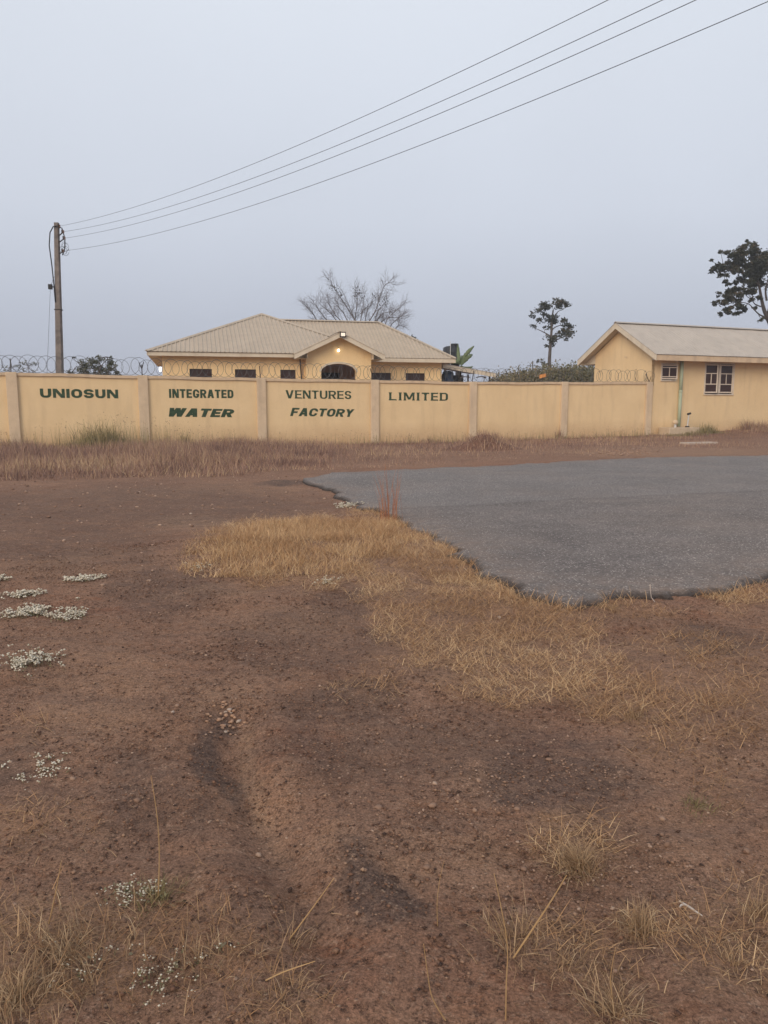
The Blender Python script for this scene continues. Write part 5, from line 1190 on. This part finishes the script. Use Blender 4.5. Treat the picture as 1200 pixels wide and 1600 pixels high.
# countable tufts in the foreground
def tuft(px, py, n, h0, h1, spread, label, material=M_TUFT, wd=.0022, lean=.55, curl=.5, zs=0., segs=3, az0=None, azs=0.6):
    c = gnd(px, py); c[2] = T1(c[0], c[1]); r = np.abs(RNG.normal(0, spread, n)); n = int(n * 2.0); r = np.abs(RNG.normal(0, spread, n)); q = RNG.uniform(0, 6.28, n)
    P = np.stack([r * np.cos(q), r * np.sin(q), np.zeros(n)], -1); P[:, 2] = terrain(P[:, 0] + c[0], P[:, 1] + c[1]) - c[2] - .004
    bias = RNG.uniform(0, 6.28); az = np.where(RNG.random(n) < .45, RNG.normal(bias, .6, n), q + RNG.normal(0, .9, n)) if az0 is None else RNG.normal(az0, azs, n); lean = lean * RNG.uniform(.8, 1.35); curl = curl * RNG.uniform(.6, 1.7)
    if h1 < .3: h0, h1, lean, wd = h0 * .25, h1 * .50, lean * 1.5, wd * .55; n = n
    o = blades('grass_tuft', P, RNG.uniform(h0, h1, n), material, lean=lean, wd=wd, curl=curl, segs=segs, az=az); o.location = c
    if spread > .08 and material is M_TUFT: o.name = 'dry_grass'; return tag(o, label, 'grass', kind='stuff')
    return tag(o, label, 'grass tuft', 'dry grass tufts in the foreground')
tuft(607, 818, 30, .28, .92, .085, 'tall thin reddish grass tuft at the asphalt edge', M_REDG, .0024, .12, .18)
tuft(905, 1352, 300, .10, .24, .035, 'dense straw tuft spreading like a fan, near bottom right', lean=.75)
tuft(1003, 1452, 210, .10, .26, .03, 'loose radiating straw tuft left of the white stick', lean=.75)
tuft(800, 1470, 100, .08, .28, .06, 'thin upright straw tuft beside the long leaning stalks', lean=.6)
tuft(880, 1510, 240, .05, .12, .10, 'low curled greyish tuft near the bottom', lean=.9)
tuft(960, 1590, 130, .10, .28, .04, 'splayed tuft cut by the bottom edge right of the middle', lean=.8)
tuft(245, 1402, 150, .06, .20, .05, 'olive tuft with one tall stalk beside white flowers', M_GREENG, lean=.7)
tuft(455, 1470, 18, .10, .29, .04, 'few long leaning straw stems left of the dark damp patch', lean=.6, curl=.35)
tuft(440, 1580, 200, .05, .13, .11, 'low wiry tuft at the bottom edge left of the middle', lean=.9)
tuft(1190, 1430, 200, .08, .24, .06, 'wispy tuft at the right edge below the gravel', lean=.8)
tuft(1140, 1500, 320, .05, .14, .14, 'wide thin mat of pale grass at the lower right', lean=.95)
tuft(100, 1500, 420, .08, .24, .18, 'broad shaggy golden tuft in the bottom left corner', lean=.8)
tuft(30, 1570, 320, .08, .22, .12, 'golden tuft cut by the bottom left corner', lean=.8)
tuft(310, 1520, 200, .05, .16, .12, 'thin scattered tuft among white flowers at the bottom left', lean=.9)
tuft(60, 1300, 160, .05, .14, .16, 'faint dry tuft at the left edge above the golden corner', lean=.95)
tuft(990, 1120, 140, .08, .20, .05, 'straw tuft with long stems above the dark damp hollow', lean=.85)
tuft(955, 958, 200, .06, .16, .06, 'short straw tuft against the lowest corner of the asphalt', lean=.6)
tuft(1120, 930, 160, .06, .16, .09, 'short golden tuft at the asphalt edge near the right side', lean=.6)
tuft(1090, 1250, 90, .06, .15, .04, 'small yellow green tuft in the gravel at the right', M_GREENG, lean=.9)
# single long stalks
def stalk(pts, r, label, h=None):
    c = gnd(*pts[0]); c[2] = T1(c[0], c[1]); Y0 = c[1]
    P = [np.array(px2(x, y, Y0 - .05 * i, c, -.05 * i)) for i, (x, y) in enumerate(pts)]; sp = spline(P, 5)
    o = MB().tube(sp, list(np.linspace(r, r * .45, len(sp))), 5).build('grass_stalk', M_STALK, None); o.location = c; return tag(o, label, 'grass stalk', 'long bare grass stalks')
M_STALK = mat('stalk_straw', rgb(.42, .26, .12), .9, rgb(.5, .34, .18), 30)
stalk([(247, 1402), (249, 1340), (246, 1280), (236, 1212)], .0022, 'tall upright stalk rising from the olive tuft')
stalk([(452, 1468), (480, 1430), (502, 1400), (522, 1372)], .0024, 'long stalk leaning right over the dark damp patch')
stalk([(684, 1450), (683, 1410), (688, 1370), (694, 1345)], .0013, 'short thin upright stalk in bare earth at bottom centre')
stalk([(700, 1600), (676, 1560), (668, 1520), (662, 1475)], .0020, 'bent stalk rising from the bottom edge left of the straw tuft')
stalk([(790, 1600), (791, 1540), (792, 1470), (772, 1365)], .0020, 'tallest stalk rising from the bottom edge right of centre')
stalk([(960, 1580), (954, 1530), (962, 1480)], .0016, 'upright stalk in the tuft at the bottom right')
stalk([(400, 1540), (440, 1520), (492, 1502)], .0022, 'pale stalk lying almost flat at the bottom left of centre')
stalk([(800, 1500), (840, 1440), (866, 1400), (885, 1368)], .0030, 'bundle-like stalk leaning from the low tuft to the straw fan')
stalk([(76, 1445), (88, 1390), (96, 1345)], .0020, 'upright pale stalk at the left above the golden tuft')

# white-flowered patches
def flowers(px, py, rx, ry, n, hgt, label, sz=.010):
    c = gnd(px, py); c[2] = T1(c[0], c[1]); kx = c[1] / FPX; ky = c[1] ** 2 / (FPX * EYE)
    x = RNG.normal(0, .5, n) * rx * kx; y = RNG.normal(0, .5, n) * min(ry * ky, rx * kx * 1.6)
    x += .25 * rx * kx * np.round(RNG.normal(0, 1, n)) * .5
    z = terrain(x + c[0], y + c[1]) - c[2]; hh = RNG.uniform(.3, 1, n) * hgt
    keep = fbm(x / (.35 * rx * kx), y / (.3 * rx * kx), int(px) + 7, 3) > -.12; x, y, z, hh = x[keep], y[keep], z[keep], hh[keep] * .7; dr_ = RNG.random(len(x)) < .95; x, y, z, hh = x[dr_], y[dr_], z[dr_], hh[dr_]; n = len(x); sz *= .80
    t = thing('white_flowers', label, 'flowering plant', tuple(c), 0, 'white dried flowers on the earth')
    P = np.stack([x, y, z - .003], -1); s = blades('stems', P, hh * 1.1, M_STEMG, lean=.45, wd=.0018, parent=t); s['kind'] = 'stuff'
    nl = n * 2; il = RNG.integers(0, n, nl); Lc = P[il] + np.stack([RNG.normal(0, .012, nl), RNG.normal(0, .012, nl), RNG.uniform(.1, .8, nl) * hh[il]], -1)
    l_ = leaves('leaf_litter', Lc, .008, M_STEMG, t); l_['kind'] = 'stuff'
    m_ = 4; il = np.repeat(np.arange(n), m_); C = P[il] + np.stack([RNG.normal(0, .009, n * m_), RNG.normal(0, .009, n * m_), hh[il] * RNG.uniform(.75, 1.05, n * m_)], -1)
    oc = np.array([[1, 0, 0], [-1, 0, 0], [0, 1, 0], [0, -1, 0], [0, 0, .7], [0, 0, -.7]]) ; r_ = sz * RNG.uniform(.5, 1.2, len(C))
    V = (C[:, None] + oc[None] * r_[:, None, None]).reshape(-1, 3); base = np.array([[0, 2, 4], [2, 1, 4], [1, 3, 4], [3, 0, 4], [2, 0, 5], [1, 2, 5], [3, 1, 5], [0, 3, 5]])
    F = (np.arange(len(C))[:, None, None] * 6 + base[None]).reshape(-1, 3); f_ = mesh_np('flower_heads', V, F, None, M_PUFF, t, np.repeat(RNG.random(len(C)), 6), smooth=True); f_['kind'] = 'stuff'
flowers(58, 962, 58, 12, 330, .07, 'widest white flower patch near the left edge', .011)
flowers(112, 968, 22, 12, 90, .08, 'greyer white flower clump at the right end of the widest patch', .010)
flowers(45, 1042, 42, 18, 220, .08, 'white flower patch below the widest one at the left edge', .010)
flowers(130, 910, 26, 5, 120, .07, 'small isolated white flower patch farthest from the left edge', .012)
flowers(35, 933, 36, 5, 130, .07, 'narrow white flower strip just above the widest patch', .012)
flowers(2, 906, 12, 4, 60, .07, 'tiny white flower patch topmost at the left edge', .012)
flowers(547, 790, 22, 6, 90, .09, 'white flower patch on the asphalt corner beyond the grass mound', .014)
flowers(212, 1392, 36, 26, 70, .07, 'white flowers beside the olive tuft', .005)
flowers(60, 1208, 44, 22, 60, .05, 'sparse whitish flowers at the left edge below the bare slope', .007)
flowers(508, 921, 22, 5, 50, .05, 'thin white flowers at the front foot of the grass mound', .009)
flowers(315, 896, 18, 10, 26, .05, 'few white flowers at the left foot of the grass mound', .009)
flowers(230, 1530, 130, 60, 45, .05, 'scattered white flowers through the grass at the bottom left', .0045)

# ------------------------------------------------------------------ stones
ICO_V = []; ph = (1 + 5 ** .5) / 2
for a in (-1, 1):
    for b_ in (-ph, ph): ICO_V += [(0, a, b_), (a, b_, 0), (b_, 0, a)]
ICO_V = np.array(ICO_V) / math.sqrt(1 + ph * ph)
def hull_faces(V):
    F = []; n = len(V)
    for i in range(n):
        for j in range(i + 1, n):
            for k in range(j + 1, n):
                nn = np.cross(V[j] - V[i], V[k] - V[i]); d_ = (V - V[i]) @ nn
                if np.all(d_ < 1e-6): F.append((i, j, k))
                elif np.all(d_ > -1e-6): F.append((i, k, j))
    return np.array(F)
ICO_F = hull_faces(ICO_V)
def pebbles(name, P, r, tint, material=M_PEB, parent=None, squash=.6):
    n = len(P); sc = r[:, None] * np.stack([RNG.uniform(.7, 1.3, n), RNG.uniform(.7, 1.3, n), RNG.uniform(.45, .8, n) * squash / .6], -1); q = RNG.uniform(0, 6.28, n)
    V = ICO_V[None] * (1 + RNG.uniform(-.36, .30, (n, 12, 1))) * sc[:, None, :]
    Vx = V[..., 0] * np.cos(q)[:, None] - V[..., 1] * np.sin(q)[:, None]; Vy = V[..., 0] * np.sin(q)[:, None] + V[..., 1] * np.cos(q)[:, None]
    V = np.stack([Vx, Vy, V[..., 2]], -1) + P[:, None]; F = (np.arange(n)[:, None, None] * 12 + ICO_F[None]).reshape(-1, 3)
    return mesh_np(name, V.reshape(-1, 3), F, None, material, parent, np.repeat(tint, 12))
GRAV = [(1010, 1320, 210, 150, 1.6), (950, 1200, 250, 80, .6), (730, 1225, 60, 40, 1.), (600, 1200, 150, 100, .45), (300, 1120, 110, 60, .8), (640, 1060, 60, 60, .7), (300, 1060, 130, 80, .35), (1100, 1250, 120, 120, .9), (690, 1300, 60, 25, .7), (250, 1000, 150, 60, .25), (560, 1310, 200, 60, .35), (360, 1120, 40, 22, 1)]
x, y = scatter(-3, 3.6, 1.5, 7, 150000); px, py = pix(x, y, 0); g = ell(px, py, GRAV, soft=.9) * np.clip(.55 + 1.4 * fbm(x / .3, y / .3, 101, 3), .03, 1)
k = RNG.random(len(x)) < g * .36 + .03; k &= ~on_road(x, y); x, y = x[k], y[k]; r = .0028 + .0045 * RNG.random(len(x)) ** 2.5 + .008 * (RNG.random(len(x)) < .012)
P = np.stack([x, y, terrain(x, y) + .35 * r + .004], -1)
tag(pebbles('gravel', P, r, np.clip(RNG.normal(.5, .25, len(x)), 0, 1)), 'loose laterite gravel scattered over the bare earth', 'gravel', kind='stuff')
x, y = scatter(-9, 5, 6, 16, 2600); k = ~on_road(x, y); x, y = x[k], y[k]; r = .007 + .02 * RNG.random(len(x)) ** 5
tag(pebbles('far_gravel', np.stack([x, y, terrain(x, y) + .3 * r], -1), r, np.clip(RNG.normal(.65, .3, len(x)), 0, 1)), 'small stones strewn over the bare earth beyond the grass mound', 'gravel', kind='stuff')
OCT_V = np.array([[1, 0, 0], [-1, 0, 0], [0, 1, 0], [0, -1, 0], [0, 0, .8], [0, 0, -.8]]); OCT_F = np.array([[0, 2, 4], [2, 1, 4], [1, 3, 4], [3, 0, 4], [2, 0, 5], [1, 2, 5], [3, 1, 5], [0, 3, 5]])
x, y = scatter(-3.4, 4, 1.45, 8, 170000); k = (RNG.random(len(x)) < np.clip(.34 + .9 * fbm(x / .45, y / .4, 111, 4), .03, 1) * np.clip(1.2 - masks(x, y)[3], .2, 1)) & ~on_road(x, y); x, y = x[k], y[k]; n = len(x)
r = .0022 + .0055 * RNG.random(n) ** 3; V = OCT_V[None] * (1 + RNG.uniform(-.35, .35, (n, 6, 1))) * r[:, None, None] * np.stack([RNG.uniform(.7, 1.5, n), RNG.uniform(.7, 1.5, n), RNG.uniform(.6, 1, n)], -1)[:, None]
V = V + np.stack([x, y, terrain(x, y) + .3 * r + .007], -1)[:, None]
tag(mesh_np('earth_crumbs', V.reshape(-1, 3), (np.arange(n)[:, None, None] * 6 + OCT_F[None]).reshape(-1, 3), None, M_CRUMB, None, np.repeat(np.clip(RNG.normal(.45, .28, n), 0, 1), 6)), 'fine crumbs of red brown earth lying on the bare ground', 'earth', kind='stuff')
def stone(px, py, wpx, label, m=M_STONE, asp=.7, name='stone'):
    c = gnd(px, py); r = wpx / 2 * c[1] / FPX; V = []; 
    S_ = ICO_V * (1 + RNG.uniform(-.30, .22, (12, 1))) * [r, r * .8, r * asp * .8]
    o = mesh_np(name, S_, ICO_F, None, m, None); o.location = (c[0], c[1], T1(c[0], c[1]) + r * asp * .45); o.rotation_euler = (0, 0, RNG.uniform(0, 6.28))
    return tag(o, label, 'stone', 'loose stones on the ground')
stone(742, 1268, 11, 'single rounded tan stone below the gravel nest right of centre', asp=.9)
stone(723, 1228, 9, 'tan stone at the upper left of the gravel nest')
stone(748, 1218, 12, 'largest flat tan stone in the gravel nest')
stone(357, 1066, 9, 'rounded pinkish stone above the rubble nest')
stone(520, 1282, 7, 'small pale stone in the hollow left of centre', M_STONE2)
stone(1035, 1272, 14, 'flat brown stone half sunk in the gravel at right')
stone(1160, 1356, 12, 'brown stone beside dry stems at the right side')
stone(780, 972, 10, 'pale stone in the matted grass near the asphalt', M_STONE2)
stone(604, 1178, 8, 'tan pebble in the middle of the bare earth')
stone(1160, 674, 18, 'large pale rock in the weeds by the gatehouse wall', M_STONE2)
stone(188, 896, 7, 'small brown stone on the path left of the grass mound')
stone(298, 801, 6, 'pale stone on the bare strip beyond the grass mound', M_STONE2)
stone(114, 1216, 12, 'flat reddish stone at the left below the sparse flowers')
stone(270, 1115, 8, 'greyish stone left of the rubble nest', M_STONE2)
# nest of broken stones, counted piece by piece
for k in range(44):
    px = 354 + RNG.normal(0, 15); py = 1120 + RNG.normal(0, 9)
    o = stone(px, py, RNG.uniform(4, 12), 'broken tan stone in the rubble nest beside the gully', M_RUB if k % 7 else M_STONE2, name='rubble_stone'); o['group'] = 'stones in the rubble nest'
# pale rubble along the far road edge
x0_, x1_ = 930, 1010; n = 160; pxr = RNG.normal(972, 26, n); pyr = 709 + RNG.normal(0, 2.2, n); G_ = np.array([gnd(a, b) for a, b in zip(pxr, pyr)]); r = RNG.uniform(.012, .05, n)
G_[:, 2] = terrain(G_[:, 0], G_[:, 1]) + r * .3; c = G_.mean(0)
tag(pebbles('pale_rubble', G_, r, RNG.uniform(.8, 1, n), M_STONE), 'strip of pale broken rubble between road and wall near the gatehouse', 'rubble', kind='stuff')
# white stick and scraps
c = gnd(1080, 1418); c[2] = T1(c[0], c[1]) + .012
o = MB().tube([(-.022, .034, 0), (-.004, .004, .002), (.020, -.034, 0)], [.003, .004, .002], 5).tube([(-.012, .018, 0), (-.026, .012, .002), (-.034, .004, .001)], [.0035, .003, .002], 5).build('stick', M_BONE, None)
o.location = c; tag(o, 'short forked white stick lying on the gravel at lower right', 'stick')
c = gnd(1015, 945); c[2] = T1(c[0], c[1])
o = MB().tube([(.03, -.04, .0), (.01, 0, .03), (0, 0, .09), (-.004, 0, .13)], [.002, .0025, .003, .0045], 5).build('twig', M_BONE, None); o.location = c; tag(o, 'upright whitish twig at the asphalt edge right of the corner', 'twig')

# ------------------------------------------------------------------ dusty air
hz = bpy.data.materials.new('dusty_air'); hz.use_nodes = True; nt = hz.node_tree; nt.nodes.clear()
ou = nt.nodes.new('ShaderNodeOutputMaterial'); pv = nt.nodes.new('ShaderNodeVolumePrincipled'); nt.links.new(pv.outputs[0], ou.inputs['Volume'])
pv.inputs['Color'].default_value = (.92, .94, 1, 1); pv.inputs['Density'].default_value = .0013; pv.inputs['Anisotropy'].default_value = .2
HAZE = True
if HAZE:
    o = MB().box(-720, 720, -620, 720, -3, 17).build('haze', hz, None); tag(o, 'thin dusty harmattan haze over the whole place', kind='stuff')
